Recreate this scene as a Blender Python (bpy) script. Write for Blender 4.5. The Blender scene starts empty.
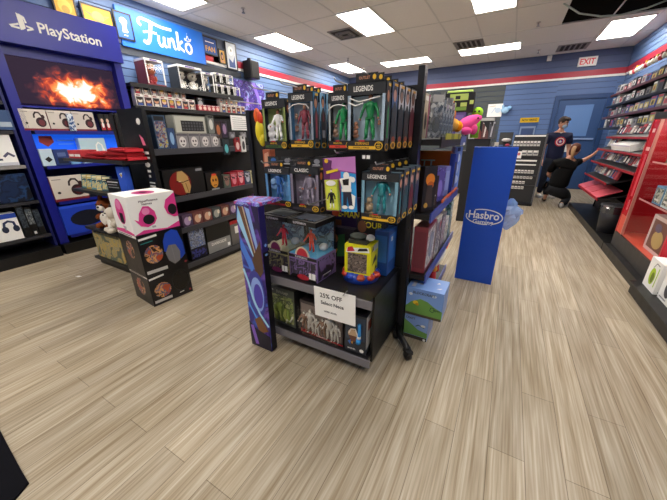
import bpy, math, random
from mathutils import Vector, Matrix
R = math.radians
rnd = random.Random(7)
SC = bpy.context.scene
COL = SC.collection
ORD = ['first','second','third','fourth','fifth','sixth','seventh','eighth','ninth','tenth','eleventh','twelfth','thirteenth','fourteenth','fifteenth','sixteenth','seventeenth','eighteenth','nineteenth','twentieth']

# ------------------------------------------------------------------ materials
def lin(h):
    h = h.lstrip('#')
    out = []
    for i in (0, 2, 4):
        c = int(h[i:i+2], 16) / 255
        out.append(c / 12.92 if c <= .04045 else ((c + .055) / 1.055) ** 2.4)
    return (*out, 1)
MATS = {}
def m(hexc, rough=.5, metal=0, emis=0, spec=.5, coat=0):
    key = ('s', hexc, rough, metal, emis, spec)
    if key in MATS: return MATS[key]
    mt = bpy.data.materials.new('paint_' + hexc.strip('#')); mt.use_nodes = True
    nt = mt.node_tree; b = nt.nodes['Principled BSDF']
    b.inputs['Base Color'].default_value = lin(hexc)
    b.inputs['Metallic'].default_value = metal
    b.inputs['Specular IOR Level'].default_value = spec
    # faint procedural wear in the gloss
    tc = nt.nodes.new('ShaderNodeTexCoord'); n = nt.nodes.new('ShaderNodeTexNoise'); n.inputs['Scale'].default_value = 14
    mr = nt.nodes.new('ShaderNodeMapRange'); mr.inputs['To Min'].default_value = max(0, rough - .06); mr.inputs['To Max'].default_value = min(1, rough + .06)
    nt.links.new(tc.outputs['Object'], n.inputs['Vector']); nt.links.new(n.outputs['Fac'], mr.inputs['Value']); nt.links.new(mr.outputs[0], b.inputs['Roughness'])
    if emis:
        b.inputs['Emission Color'].default_value = lin(hexc); b.inputs['Emission Strength'].default_value = emis
    MATS[key] = mt
    return mt
def busy(*hexes, scale=18, rough=.35, dist=1.5, emis=0, kind='noise', stretch=(1,1,1)):
    key = ('b', hexes, scale, rough, dist, emis, kind, stretch)
    if key in MATS: return MATS[key]
    mt = bpy.data.materials.new('printed_artwork'); mt.use_nodes = True
    nt = mt.node_tree; b = nt.nodes['Principled BSDF']; b.inputs['Roughness'].default_value = rough
    tc = nt.nodes.new('ShaderNodeTexCoord'); mp = nt.nodes.new('ShaderNodeMapping'); mp.inputs['Scale'].default_value = stretch
    nt.links.new(tc.outputs['Object'], mp.inputs['Vector'])
    if kind == 'cell':
        n = nt.nodes.new('ShaderNodeTexVoronoi'); n.inputs['Scale'].default_value = scale
        sp = nt.nodes.new('ShaderNodeSeparateColor'); nt.links.new(n.outputs['Color'], sp.inputs[0]); out = sp.outputs[0]
        lo, hi = .0, 1.
    else:
        n = nt.nodes.new('ShaderNodeTexNoise'); n.inputs['Scale'].default_value = scale; n.inputs['Distortion'].default_value = dist; n.inputs['Detail'].default_value = 3
        out = n.outputs['Fac']; lo, hi = .34, .66
    nt.links.new(mp.outputs[0], n.inputs['Vector'])
    cr = nt.nodes.new('ShaderNodeValToRGB'); cr.color_ramp.interpolation = 'CONSTANT' if kind == 'cell' else 'EASE'
    el = cr.color_ramp.elements; el[0].position = 0; el[0].color = lin(hexes[0]); el[1].position = lo + (hi - lo) * (len(hexes) - 1) / len(hexes); el[1].color = lin(hexes[-1])
    for i, h in enumerate(hexes[1:-1], 1):
        e = el.new(lo + (hi - lo) * i / len(hexes)); e.color = lin(h)
    nt.links.new(out, cr.inputs[0]); nt.links.new(cr.outputs[0], b.inputs['Base Color'])
    if emis:
        nt.links.new(cr.outputs[0], b.inputs['Emission Color']); b.inputs['Emission Strength'].default_value = emis
    MATS[key] = mt
    return mt
def clear(hexc='#ffffff', gl=.13, rough=.06, graze=.6):
    key = ('c', hexc, gl, rough, graze)
    if key in MATS: return MATS[key]
    mt = bpy.data.materials.new('clear_plastic'); mt.use_nodes = True
    nt = mt.node_tree; nt.nodes.clear()
    o = nt.nodes.new('ShaderNodeOutputMaterial'); mx = nt.nodes.new('ShaderNodeMixShader'); t = nt.nodes.new('ShaderNodeBsdfTransparent'); g = nt.nodes.new('ShaderNodeBsdfGlossy')
    t.inputs[0].default_value = lin(hexc); g.inputs['Roughness'].default_value = rough
    lw = nt.nodes.new('ShaderNodeLayerWeight'); lw.inputs[0].default_value = .5
    pw = nt.nodes.new('ShaderNodeMath'); pw.operation = 'POWER'; pw.inputs[1].default_value = 3
    ma = nt.nodes.new('ShaderNodeMath'); ma.operation = 'MULTIPLY_ADD'; ma.inputs[1].default_value = graze; ma.inputs[2].default_value = gl * .3
    nt.links.new(lw.outputs['Facing'], pw.inputs[0]); nt.links.new(pw.outputs[0], ma.inputs[0])
    nt.links.new(ma.outputs[0], mx.inputs[0]); nt.links.new(t.outputs[0], mx.inputs[1]); nt.links.new(g.outputs[0], mx.inputs[2]); nt.links.new(mx.outputs[0], o.inputs[0])
    MATS[key] = mt
    return mt
K = m('#0b0b0d', .42); K2 = m('#161619', .5); KG = m('#2b2b30', .4); GR = m('#4a4a50', .35, .3); W = m('#e9e7e2', .45); WH = m('#f4f3f0', .4)
RED = m('#c3142a', .4); YEL = m('#f2c318', .4); BLU = m('#1746c8', .4); CHR = m('#b9bcc0', .25, .9); FELT = m('#101013', .9)

# ------------------------------------------------------------------ geometry builder
_txt = {}
def text_geo(s):
    if s in _txt: return _txt[s]
    c = bpy.data.curves.new('t', 'FONT'); c.body = s; c.size = 1; c.offset = .02; c.resolution_u = 3
    o = bpy.data.objects.new('t', c); COL.objects.link(o)
    dg = bpy.context.evaluated_depsgraph_get(); me = bpy.data.meshes.new_from_object(o.evaluated_get(dg))
    vs = [(v.co.x, v.co.y) for v in me.vertices]; fs = [tuple(p.vertices) for p in me.polygons]
    x0 = min(v[0] for v in vs); x1 = max(v[0] for v in vs); y0 = min(v[1] for v in vs); y1 = max(v[1] for v in vs); h = y1 - y0
    vs = [((x - (x0 + x1) / 2) / h, (y - (y0 + y1) / 2) / h) for x, y in vs]
    bpy.data.objects.remove(o); bpy.data.curves.remove(c); bpy.data.meshes.remove(me)
    _txt[s] = (vs, fs, (x1 - x0) / h)
    return _txt[s]

class G:
    def __init__(s): s.v = []; s.f = []; s.mi = []; s.ms = []; s.sm = []; s.M = Matrix()
    def mid(s, mt):
        if mt not in s.ms: s.ms.append(mt)
        return s.ms.index(mt)
    def add(s, vs, fs, mt, smooth=False):
        b = len(s.v); k = s.mid(mt)
        s.v += [tuple(s.M @ Vector(p)) for p in vs]
        for f in fs: s.f.append([b + i for i in f]); s.mi.append(k); s.sm.append(smooth)
        return s
    def box(s, x0, x1, y0, y1, z0, z1, mt):
        vs = [(x, y, z) for x in (x0, x1) for y in (y0, y1) for z in (z0, z1)]
        return s.add(vs, [(0,1,3,2), (4,6,7,5), (0,4,5,1), (2,3,7,6), (0,2,6,4), (1,5,7,3)], mt)
    def poly(s, pts, mt): return s.add(pts, [tuple(range(len(pts)))], mt)
    def prism(s, pts, vec, mt):
        n = len(pts); vec = Vector(vec); vs = [Vector(p) for p in pts]; vs += [p + vec for p in vs]
        fs = [tuple(range(n))[::-1], tuple(range(n, 2*n))] + [(i, (i+1) % n, n + (i+1) % n, n + i) for i in range(n)]
        return s.add(vs, fs, mt)
    def tube(s, path, rad, mt, n=8, cap=True):
        P = [Vector(p) for p in path]
        if not isinstance(rad, (list, tuple)): rad = [rad] * len(P)
        vs = []; up = None
        for i, p in enumerate(P):
            d = (P[min(i+1, len(P)-1)] - P[max(i-1, 0)]).normalized()
            if up is None: up = Vector((0, 0, 1)) if abs(d.z) < .9 else Vector((1, 0, 0))
            a = d.cross(up).normalized(); b = a.cross(d).normalized(); up = b
            for k in range(n):
                t = 2 * math.pi * k / n; vs.append(p + (a * math.cos(t) + b * math.sin(t)) * rad[i])
        fs = [(i*n + k, i*n + (k+1) % n, (i+1)*n + (k+1) % n, (i+1)*n + k) for i in range(len(P)-1) for k in range(n)]
        if cap: fs += [tuple(range(n))[::-1], tuple(range((len(P)-1)*n, len(P)*n))]
        return s.add(vs, fs, mt, True)
    def ell(s, c, r, mt, nu=12, nv=8, rot=None):
        if not isinstance(r, (list, tuple)): r = (r, r, r)
        vs = []; q = rot.to_matrix() if rot else Matrix.Identity(3)
        for j in range(nv + 1):
            ph = math.pi * j / nv
            for i in range(nu):
                t = 2 * math.pi * i / nu
                vs.append(Vector(c) + q @ Vector((r[0]*math.sin(ph)*math.cos(t), r[1]*math.sin(ph)*math.sin(t), r[2]*math.cos(ph))))
        fs = [(j*nu + i, j*nu + (i+1) % nu, (j+1)*nu + (i+1) % nu, (j+1)*nu + i) for j in range(nv) for i in range(nu)]
        return s.add(vs, fs, mt, True)
    def cyl(s, c, r, h, mt, n=20, r2=None): return s.tube([c, (c[0], c[1], c[2] + h)], [r, r if r2 is None else r2], mt, n)
    # flat prints on a face; frame = origin, full-width vector, full-height vector
    def art(s, fr, items, e0=.0006):
        O, U, V = (Vector(q) for q in fr); Nn = U.cross(V).normalized(); k = 1
        for it in items:
            o = O + Nn * (e0 * k); k += 1; t, mt = it[0], it[1]
            P = lambda u, v: o + U * u + V * v
            if t == 'r': u0, v0, u1, v1 = it[2:6]; s.poly([P(u0, v0), P(u1, v0), P(u1, v1), P(u0, v1)], mt)
            elif t == 'e':
                cu, cv, ru, rv = it[2:6]; s.poly([P(cu + ru*math.cos(a), cv + rv*math.sin(a)) for a in [2*math.pi*i/20 for i in range(20)]], mt)
            elif t == 'p': s.poly([P(*q) for q in it[2]], mt)
            elif t == 'l':   # stroked line: points, width (fraction of height)
                w = it[3] * V.length; un = U.normalized(); vn = V.normalized()
                pts = [P(*q) for q in it[2]]
                if len(it) > 4:
                    q2 = [pts[0]] + pts + [pts[-1]]; pts = [.5*((2*q2[i]) + (q2[i+1]-q2[i-1])*t_ + (2*q2[i-1]-5*q2[i]+4*q2[i+1]-q2[i+2])*t_*t_ + (3*q2[i]-q2[i-1]-3*q2[i+1]+q2[i+2])*t_**3) for i in range(1, len(q2)-2) for t_ in (0, .2, .4, .6, .8)] + [pts[-1]]
                ex = 0 if len(it) > 4 else .3; d0 = (pts[1]-pts[0]).normalized(); d1 = (pts[-1]-pts[-2]).normalized(); pts[0] = pts[0]-d0*w*ex; pts[-1] = pts[-1]+d1*w*ex; st = []
                for a_ in range(len(pts)):
                    e1 = (pts[a_]-pts[a_-1]).normalized() if a_ else None; e2 = (pts[a_+1]-pts[a_]).normalized() if a_ < len(pts)-1 else None
                    d = ((e1 or e2)+(e2 or e1)).normalized() if (e1 or e2)+(e2 or e1) else e1; c_ = max(.5, d.dot(e1 or e2)); nn = Nn.cross(d)*w/2/c_; st += [pts[a_]-nn, pts[a_]+nn]
                s.add(st, [(2*a_, 2*a_+2, 2*a_+3, 2*a_+1) for a_ in range(len(pts)-1)], mt)
            elif t == 't':
                txt, cu, cv, h = it[2:6]; wm = it[6] if len(it) > 6 else .94
                vs, fs, asp = text_geo(txt); hh = h * V.length; sx = min(1, wm * U.length / (asp * hh)); un = U.normalized(); vn = V.normalized(); c = P(cu, cv)
                s.add([c + un * (x * hh * sx) + vn * (y * hh) for x, y in vs], fs, mt)
        return s
    def build(s, name, parent=None, loc=(0,0,0), rot=(0,0,0), label=None, cat=None, group=None, kind=None, bevel=0):
        me = bpy.data.meshes.new(name); me.from_pydata([tuple(v) for v in s.v], [], s.f)
        for mt in s.ms: me.materials.append(mt)
        me.polygons.foreach_set('material_index', s.mi); me.polygons.foreach_set('use_smooth', s.sm); me.update()
        o = bpy.data.objects.new(name, me); COL.objects.link(o); o.location = loc; o.rotation_euler = rot
        if parent: o.parent = parent
        tag(o, label, cat, group, kind)
        if bevel:
            b = o.modifiers.new('bevel', 'BEVEL'); b.width = bevel; b.segments = 2; b.limit_method = 'ANGLE'
        return o
def tag(o, label=None, cat=None, group=None, kind=None):
    if label: o['label'] = label
    if cat: o['category'] = cat
    if group: o['group'] = group
    if kind: o['kind'] = kind
def thing(name, label, cat, loc=(0,0,0), rz=0, group=None, rot=None):
    o = bpy.data.objects.new(name, None); COL.objects.link(o); o.empty_display_size = .05
    o.location = loc; o.rotation_euler = rot or (0, 0, rz); tag(o, label, cat, group)
    return o
def copy_tree(o, parent=None, src=None):
    c = o.copy(); COL.objects.link(c)
    if parent: c.parent = parent
    for ch in [x for x in bpy.data.objects if x.parent == o and x != c]: copy_tree(ch, c)
    return c
def struct(name, g): return g.build(name, kind='structure')

def frames(w, d, h):
    a, b = w/2, d/2
    return {'F': ((-a,-b,0), (w,0,0), (0,0,h)), 'R': ((a,-b,0), (0,d,0), (0,0,h)), 'L': ((-a,b,0), (0,-d,0), (0,0,h)), 'T': ((-a,-b,h), (w,0,0), (0,d,0)), 'B': ((a,b,0), (-w,0,0), (0,0,h))}
def carton(g, w, d, h, mt, **art):
    g.box(-w/2, w/2, -d/2, d/2, 0, h, mt); fr = frames(w, d, h)
    for k, items in art.items(): g.art(fr[k], items)
    return g
def pack(name, label, cat, group, size, loc, rz, mt, tilt=0, parent=None, **art):
    g = carton(G(), *size, mt, **art)
    return g.build(name, parent, loc, (tilt, 0, rz), label, cat, group)

def toy(g, x, y, z, h, suit, skin, hair, boots=None, pose=0, yaw=0):
    """articulated figure, feet at z, facing -Y"""
    boots = boots or suit; M0 = g.M.copy(); g.M = M0 @ Matrix.Translation((x, y, z)) @ Matrix.Rotation(yaw, 4, 'Z') @ Matrix.Scale(h, 4)
    for s in (-1, 1):
        g.tube([(s*.055, 0, .5), (s*.08, -.01, .28), (s*.1, .01, .05)], [.06, .045, .03], suit, 6)
        g.tube([(s*.085, -.005, .26), (s*.1, .01, .04)], [.05, .04], boots, 6)
        g.ell((s*.105, -.03, .022), (.03, .065, .025), boots, 8, 5)
        e = (s*(.2 + .04*pose), -.01, .62 - .02*pose); hnd = (s*(.23 + .05*pose), -.06 - .05*pose, .46 + .14*pose*(s > 0))
        g.tube([(s*.12, 0, .8), e, hnd], [.045, .035, .025], suit, 6); g.ell(hnd, .03, skin, 8, 5)
    g.tube([(0, 0, .46), (0, 0, .56), (0, 0, .7), (0, 0, .8), (0, 0, .85)], [.1, .085, .12, .12, .04], suit, 8)
    g.ell((0, -.01, .92), (.05, .055, .07), skin, 10, 7); g.ell((0, .012, .945), (.056, .058, .06), hair, 10, 7)
    g.M = M0
    return g

# ------------------------------------------------------------------ room
XL, XR, YB, YN, ZC = -5.3, 2.14, 10.5, -3.2, 3.34
def floor_mat():
    mt = bpy.data.materials.new('vinyl_planks'); mt.use_nodes = True; nt = mt.node_tree; L = nt.links.new; b = nt.nodes['Principled BSDF']
    tc = nt.nodes.new('ShaderNodeTexCoord'); mp = nt.nodes.new('ShaderNodeMapping'); mp.inputs['Rotation'].default_value = (0, 0, R(90))
    L(tc.outputs['Object'], mp.inputs[0])
    br = nt.nodes.new('ShaderNodeTexBrick'); br.offset = .37; br.inputs['Scale'].default_value = 1; br.inputs['Brick Width'].default_value = 1.22; br.inputs['Row Height'].default_value = .152
    br.inputs['Mortar Size'].default_value = .0016; br.inputs['Mortar Smooth'].default_value = .2; br.inputs['Color1'].default_value = lin('#c6bba8'); br.inputs['Color2'].default_value = lin('#b4aa99'); br.inputs['Mortar'].default_value = lin('#857a68')
    L(mp.outputs[0], br.inputs['Vector'])
    def streak(sx, sy, sc):
        mm = nt.nodes.new('ShaderNodeMapping'); mm.inputs['Scale'].default_value = (sx, sy, 1); L(tc.outputs['Object'], mm.inputs[0])
        n = nt.nodes.new('ShaderNodeTexNoise'); n.inputs['Scale'].default_value = sc; n.inputs['Detail'].default_value = 4; L(mm.outputs[0], n.inputs['Vector']); return n
    n1 = streak(12, .5, 2.5); n2 = streak(34, .8, 3)
    def ramp(n, a, c):
        r = nt.nodes.new('ShaderNodeValToRGB'); e = r.color_ramp.elements; e[0].position = .32; e[0].color = lin(a); e[1].position = .68; e[1].color = lin(c); L(n.outputs['Fac'], r.inputs[0]); return r
    r1 = ramp(n1, '#d2cbbd', '#ffffff'); r2 = ramp(n2, '#cdc5b8', '#ffffff')
    def mul(a, c):
        x = nt.nodes.new('ShaderNodeMix'); x.data_type = 'RGBA'; x.blend_type = 'MULTIPLY'; x.inputs[0].default_value = 1; L(a, x.inputs[6]); L(c, x.inputs[7]); return x.outputs[2]
    L(mul(mul(br.outputs['Color'], r1.outputs[0]), r2.outputs[0]), b.inputs['Base Color'])
    b.inputs['Roughness'].default_value = .42; b.inputs['Specular IOR Level'].default_value = .35
    bp = nt.nodes.new('ShaderNodeBump'); bp.inputs['Strength'].default_value = .12; bp.inputs['Distance'].default_value = .003; L(n2.outputs['Fac'], bp.inputs['Height']); L(bp.outputs[0], b.inputs['Normal'])
    return mt
def tile_mat():
    mt = bpy.data.materials.new('ceiling_tile'); mt.use_nodes = True; nt = mt.node_tree; b = nt.nodes['Principled BSDF']; b.inputs['Roughness'].default_value = .95; b.inputs['Specular IOR Level'].default_value = .1
    n = nt.nodes.new('ShaderNodeTexNoise'); n.inputs['Scale'].default_value = 60; tc = nt.nodes.new('ShaderNodeTexCoord'); nt.links.new(tc.outputs['Object'], n.inputs['Vector'])
    r = nt.nodes.new('ShaderNodeValToRGB'); r.color_ramp.elements[0].color = lin('#e6e2dc'); r.color_ramp.elements[1].color = lin('#f2efea'); nt.links.new(n.outputs['Fac'], r.inputs[0]); nt.links.new(r.outputs[0], b.inputs['Base Color'])
    return mt
struct('floor', G().box(XL-.3, XR+.3, YN-.2, YB+.3, -.1, 0, floor_mat()))
TM = tile_mat()
hx0, hx1, hy0, hy1 = .45, XR, 6.55, 7.9
g = G()
for a in ((XL-.1, XR+.1, YN-.1, hy0), (XL-.1, hx0, hy0, hy1), (XL-.1, XR+.1, hy1, YB+.1)): g.box(*a, ZC, ZC+.02, TM)
BAR = m('#d8d5d0', .5)
for x in (-4.97, -4.36, -3.65, -2.94, -2.32, -1.5, -.9, -.28, 1.17, 1.86): g.box(x-.012, x+.012, YN, YB, ZC-.004, ZC+.002, BAR)
for y in [hy1 - 1.3*i for i in range(-2, 9)]: g.box(XL, XR, y-.012, y+.012, ZC-.005, ZC+.002, BAR)
DK = m('#1a1613', .9)
g.box(hx0-.02, XR+.1, hy0-.02, hy1+.02, ZC+.7, ZC+.72, DK); g.box(hx0-.02, hx0, hy0, hy1, ZC+.02, ZC+.7, DK); g.box(XR+.08, XR+.1, hy0, hy1, ZC+.02, ZC+.7, DK); g.box(hx0, XR+.1, hy0-.02, hy0, ZC+.02, ZC+.7, DK); g.box(hx0, XR+.1, hy1, hy1+.02, ZC+.02, ZC+.7, DK)
struct('ceiling', g)
SL = m('#6580ab', .5); SLD = m('#3c4a70', .7); SG = m('#434a4c', .6); SB = m('#526c9a', .5)
def slats(g, axis, pos, sgn, a0, a1, z0, z1, mt, pitch=.105):
    z = z0
    while z < z1 - .01:
        zz = min(z + pitch - .012, z1)
        p0, p1 = sorted((pos, pos + sgn*.014))
        if axis == 'x': g.box(p0, p1, a0, a1, z, zz, mt)
        else: g.box(a0, a1, p0, p1, z, zz, mt)
        z += pitch
g = G(); g.box(XL-.1, XL, YN, YB, 0, ZC, SLD); slats(g, 'x', XL, 1, YN, YB, 0, ZC, SL); struct('wall_left', g)
g = G(); g.box(XR, XR+.1, YN, YB, 0, ZC, SLD); slats(g, 'x', XR, -1, YN, YB, 0, ZC, SL); struct('wall_right', g)
g = G(); g.box(XL, XR, YB, YB+.1, 0, ZC, SLD); slats(g, 'y', YB, -1, XL, -.38, 0, 2.73, SG, .13); slats(g, 'y', YB, -1, -.38, .83, 0, 2.73, SB, .13); slats(g, 'y', YB, -1, 2.0, XR, 0, 2.73, SB, .13); slats(g, 'y', YB, -1, .83, 2.0, 2.38, 2.73, SB, .13); slats(g, 'y', YB, -1, XL, XR, 2.9, ZC, m('#4e5b80', .55), .15)
struct('wall_back', g)
struct('wall_front', G().box(XL, XR, YN-.1, YN, 0, ZC, m('#b9bcc4', .7)))
def stripe(name, x0, x1, y0, y1, off):
    g = G(); g.box(x0, x1, y0, y1, 2.78, 2.91, m('#a51d36', .45)); e = .006
    g.box(x0-e*off[0], x1+e*off[0], y0-e*off[1], y1+e*off[1], 2.735, 2.782, W); struct(name, g)
stripe('trim_1', XL+.005, XL+.03, YN, YB-.03, (1,0)); stripe('trim_2', XR-.03, XR-.005, YN, YB-.03, (1,0)); stripe('trim_3', XL+.03, XR-.03, YB-.03, YB-.005, (0,1))
struct('baseboard_back', G().box(XL, XR, YB-.03, YB-.015, 0, .1, K2)); struct('baseboard_left', G().box(XL+.015, XL+.03, YN, YB-.04, 0, .1, K2))
# back door
DB = m('#2c4a78', .45); DF = m('#27436f', .4)
g = G(); g.box(.83, .93, YB-.06, YB-.005, 0, 2.37, DF); g.box(1.9, 2.0, YB-.06, YB-.005, 0, 2.37, DF); g.box(.93, 1.9, YB-.06, YB-.005, 2.27, 2.37, DF); struct('trim_4', g)
g = G(); g.box(.935, 1.895, YB-.035, YB-.005, .01, 2.265, DB)
do = struct('door_1', g); do['label'] = 'blue metal back door with a pale blue upper panel'
G().box(1.1, 1.68, YB-.045, YB-.036, 1.38, 2.13, m('#5d80b5', .35)).build('door_panel', do)
G().box(1.0, 1.85, YB-.07, YB-.036, 1.29, 1.33, m('#8ba3cc', .3)).build('push_bar', do)
G().box(1.05, 1.5, YB-.05, YB-.036, .98, 1.17, W).build('notice', do)

# ------------------------------------------------------------------ ceiling fixtures
LE = m('#fff8ee', .5, emis=9)
t = thing('ceiling_light', 'fluorescent troffer light straight above the middle figure display', 'light', (-2.63, 5.92, ZC-.001))
g = G(); w, l = .31, .66
g.box(-w, -w+.02, -l, l, -.018, 0, WH); g.box(w-.02, w, -l, l, -.018, 0, WH); g.box(-w+.02, w-.02, -l, -l+.02, -.018, 0, WH); g.box(-w+.02, w-.02, l-.02, l, -.018, 0, WH)
g.build('frame', t); G().box(-w+.021, w-.021, -l+.021, l-.021, -.012, -.004, LE).build('diffuser', t)
for x, y, rz, lab in ((-4.66, 6.1, 0, 'troffer light over the left aisle, ahead of the wall banner'), (-4.66, 3.2, 0, 'troffer light over the left wall nearest the console sign'), (-4.62, 9.05, 0, 'small looking far troffer light beyond the left wall stripe'),
                      (-2.9, 9.2, 90, 'far crosswise troffer light above the end of the middle display'), (-.83, 9.0, 90, 'crosswise troffer light beside the ceiling vent at the back'), (-.59, 5.8, 0, 'troffer light cut by the photo top edge above the hall centre'),
                      (1.52, 8.75, 0, 'troffer light in front of the dark open ceiling gap'), (-2.63, 2.6, 0, 'troffer light above the near left floor, out of the frame'), (-.59, 2.6, 0, 'troffer light above the near centre floor, out of the frame'), (1.2, 3.2, 0, 'troffer light above the red case, out of the frame'),
                      (-4.3, -.4, 0, 'troffer light behind the camera on the left'), (-2.0, -.6, 0, 'troffer light behind the camera in the middle'), (.6, -.6, 0, 'troffer light behind the camera on the right')):
    c = copy_tree(t); c.location = (x, y, ZC-.001); c.rotation_euler = (0, 0, R(rz)); c['label'] = lab
VG = m('#8d8983', .5); VD = m('#35322e', .8)
def vent(x, y, w, l, lab, square=False):
    t = thing('ceiling_vent', lab, 'vent', (x, y, ZC-.002)); G().box(-w/2+.02, w/2-.02, -l/2+.02, l/2-.02, -.006, 0, VD).build('backing', t)
    g = G()
    for a in ((-w/2, -w/2+.03, -l/2, l/2), (w/2-.03, w/2, -l/2, l/2), (-w/2, w/2, -l/2, -l/2+.03), (-w/2, w/2, l/2-.03, l/2)): g.box(*a, -.014, 0, VG)
    g.build('frame', t); g = G()
    if square:
        for k in (.14, .08): 
            for a in ((-k-.02, -k, -k, k), (k, k+.02, -k, k), (-k, k, -k-.02, -k), (-k, k, k, k+.02)): g.box(*(q*w/.5 for q in a), -.03, -.006, VG)
    else:
        n = 6
        for i in range(n): yy = -w/2 + .05 + (w-.1)*i/(n-1); g.box(yy-.015, yy+.015, -l/2+.03, l/2-.03, -.02, -.006, VG)
    g.build('louvre', t)
vent(-1.19, 8.32, .6, .58, 'slotted grey vent beside the crosswise light'); vent(.88, 9.86, .6, .6, 'flat grey vent close to the exit sign'); vent(-3.26, 6.26, .5, .6, 'square stepped air diffuser between two lights', True)
for x, y, lab in ((-4.08, 4.3, 'ceiling sprinkler above the left shelves near the upper sign'), (-4.09, 8.01, 'far ceiling sprinkler over the middle display'), (.07, 7.52, 'ceiling sprinkler between vent and dark gap'), (.21, 9.77, 'ceiling sprinkler close to the back wall')):
    t = thing('sprinkler', lab, 'sprinkler', (x, y, ZC)); G().cyl((0,0,-.012), .035, .012, m('#c9c5bf'), 14).build('rose', t); G().tube([(0,0,-.012), (0,0,-.06)], .012, CHR).cyl((0,0,-.068), .028, .006, CHR, 12).build('nozzle', t)
G().tube([(.35, 6.75, ZC-.0), (.6, 6.9, ZC-.13), (.9, 7.0, ZC-.19), (1.15, 7.05, ZC-.2), (1.45, 7.1, ZC-.15), (1.75, 7.15, ZC-.05), (1.95, 7.2, ZC+.1)], .013, m('#b8c4bd', .5)).build('ceiling_cable', label='pale cable sagging out of the open ceiling gap', cat='cable')
t = thing('exit_sign', 'white exit sign with red letters high on the back wall', 'sign', (1.31, YB-.05, 3.0)); carton(G(), .37, .05, .2, W).build('housing', t); G().art(((-.185,-.0255,0), (.37,0,0), (0,0,.2)), [('t', m('#c0202c', .5, emis=.25), 'EXIT', .5, .5, .62, .8)]).build('lettering', t)
G().box(-.05,.05,-.03,.03,-.06,.06,W).ell((0,-.03,.0),(.03,.02,.03),WH).build('motion_sensor', loc=(.5, YB-.045, 3.26), label='small white motion sensor box under the ceiling on back wall', cat='sensor')

# ------------------------------------------------------------------ helpers for walls
P90 = R(90)
def wl(name, label, cat, group, y0, y1, z0, z1, xf, d, mt, tilt=0, **art):      # front faces +X
    return pack(name, label, cat, group, (y1-y0, d, z1-z0), (xf-d/2, (y0+y1)/2, z0), P90, mt, tilt, **art)
def wr(name, label, cat, group, y0, y1, z0, z1, xf, d, mt, tilt=0, **art):      # front faces -X
    return pack(name, label, cat, group, (y1-y0, d, z1-z0), (xf+d/2, (y0+y1)/2, z0), -P90, mt, tilt, **art)

# ------------------------------------------------------------------ left wall: console display
def explosion():
    mt = bpy.data.materials.new('backlit_explosion_print'); mt.use_nodes = True; nt = mt.node_tree; L = nt.links.new; b = nt.nodes['Principled BSDF']
    tc = nt.nodes.new('ShaderNodeTexCoord'); mp = nt.nodes.new('ShaderNodeMapping'); mp.inputs['Location'].default_value = (-.2, 0, .35); mp.inputs['Scale'].default_value = (2.9, 1, 4.8); b.inputs['Specular IOR Level'].default_value = .1
    L(tc.outputs['Object'], mp.inputs[0]); ln = nt.nodes.new('ShaderNodeVectorMath'); ln.operation = 'LENGTH'; L(mp.outputs[0], ln.inputs[0])
    n = nt.nodes.new('ShaderNodeTexNoise'); n.inputs['Scale'].default_value = 9; n.inputs['Detail'].default_value = 6; n.inputs['Distortion'].default_value = .8; L(tc.outputs['Object'], n.inputs['Vector'])
    a = nt.nodes.new('ShaderNodeMath'); a.operation = 'MULTIPLY_ADD'; a.inputs[1].default_value = -1.7; a.inputs[2].default_value = 1.35; L(n.outputs['Fac'], a.inputs[0])
    s = nt.nodes.new('ShaderNodeMath'); s.operation = 'ADD'; L(ln.outputs['Value'], s.inputs[0]); L(a.outputs[0], s.inputs[1])
    cr = nt.nodes.new('ShaderNodeValToRGB'); el = cr.color_ramp.elements; el[0].position = .72; el[0].color = lin('#fffdf0'); el[1].position = 1; el[1].color = lin('#2a1d2e')
    dv = nt.nodes.new('ShaderNodeMath'); dv.operation = 'MULTIPLY'; dv.inputs[1].default_value = .55; L(s.outputs[0], dv.inputs[0])
    for p, c in ((.5, '#fffdf0'), (.62, '#ff9c52'), (.74, '#b8432f'), (.86, '#5b3038')): e = el.new(p); e.color = lin(c)
    el[-1].color = lin('#2c2030')
    for e in el:
        if abs(e.position - .72) < .001: e.color = lin('#e0653c')
    L(dv.outputs[0], cr.inputs[0]); L(cr.outputs[0], b.inputs['Base Color']); L(cr.outputs[0], b.inputs['Emission Color']); b.inputs['Emission Strength'].default_value = .55; b.inputs['Base Color'].default_value = (0, 0, 0, 1); nt.links.remove(b.inputs['Base Color'].links[0])
    return mt
PB = m('#1c2494', .35); PB2 = m('#1b2088', .35); NAVY = m('#131a4e', .5)
t = thing('console_display', 'tall dark blue console display with backlit explosion picture, against left wall', 'display stand', (-5.08, 2.015, 0))
# local x = world X + 5.08, local y = world Y - 2.015
G().box(-.2, .28, -.64, .64, 0, .13, K).build('plinth', t)
G().box(-.2, -.18, -.64, .64, .13, 2.4, m('#0b1760', .5)).build('back_panel', t)
for y, q in ((-.64, .09), (.55, .09)): G().box(-.18, .2, y, y+q, .13, 2.38, PB2).build('side_column', t)
s = G().box(-.18, .24, -.66, .66, 2.38, 2.8, PB).build('header', t)
O, U, V = (.2405, -.66, 2.38), (0, 1.32, 0), (0, 0, .42)
G().art((O, U, V), [('t', W, 'PlayStation', .59, .44, .33, .6)]).build('lettering', s)
G().art((O, U, V), [('p', W, [(0.234,0.332),(0.234,0.708),(0.270,0.655),(0.270,0.392),(0.254,0.355)]), ('p', W, [(0.249,0.700),(0.281,0.647),(0.288,0.520),(0.274,0.505),(0.270,0.618),(0.249,0.647)]), ('p', W, [(0.169,0.407),(0.231,0.482),(0.231,0.438),(0.195,0.392),(0.231,0.392),(0.231,0.347),(0.180,0.355)]), ('p', W, [(0.274,0.467),(0.317,0.438),(0.321,0.392),(0.274,0.332),(0.274,0.377),(0.299,0.407),(0.274,0.430)])]).build('logo', s)
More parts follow.
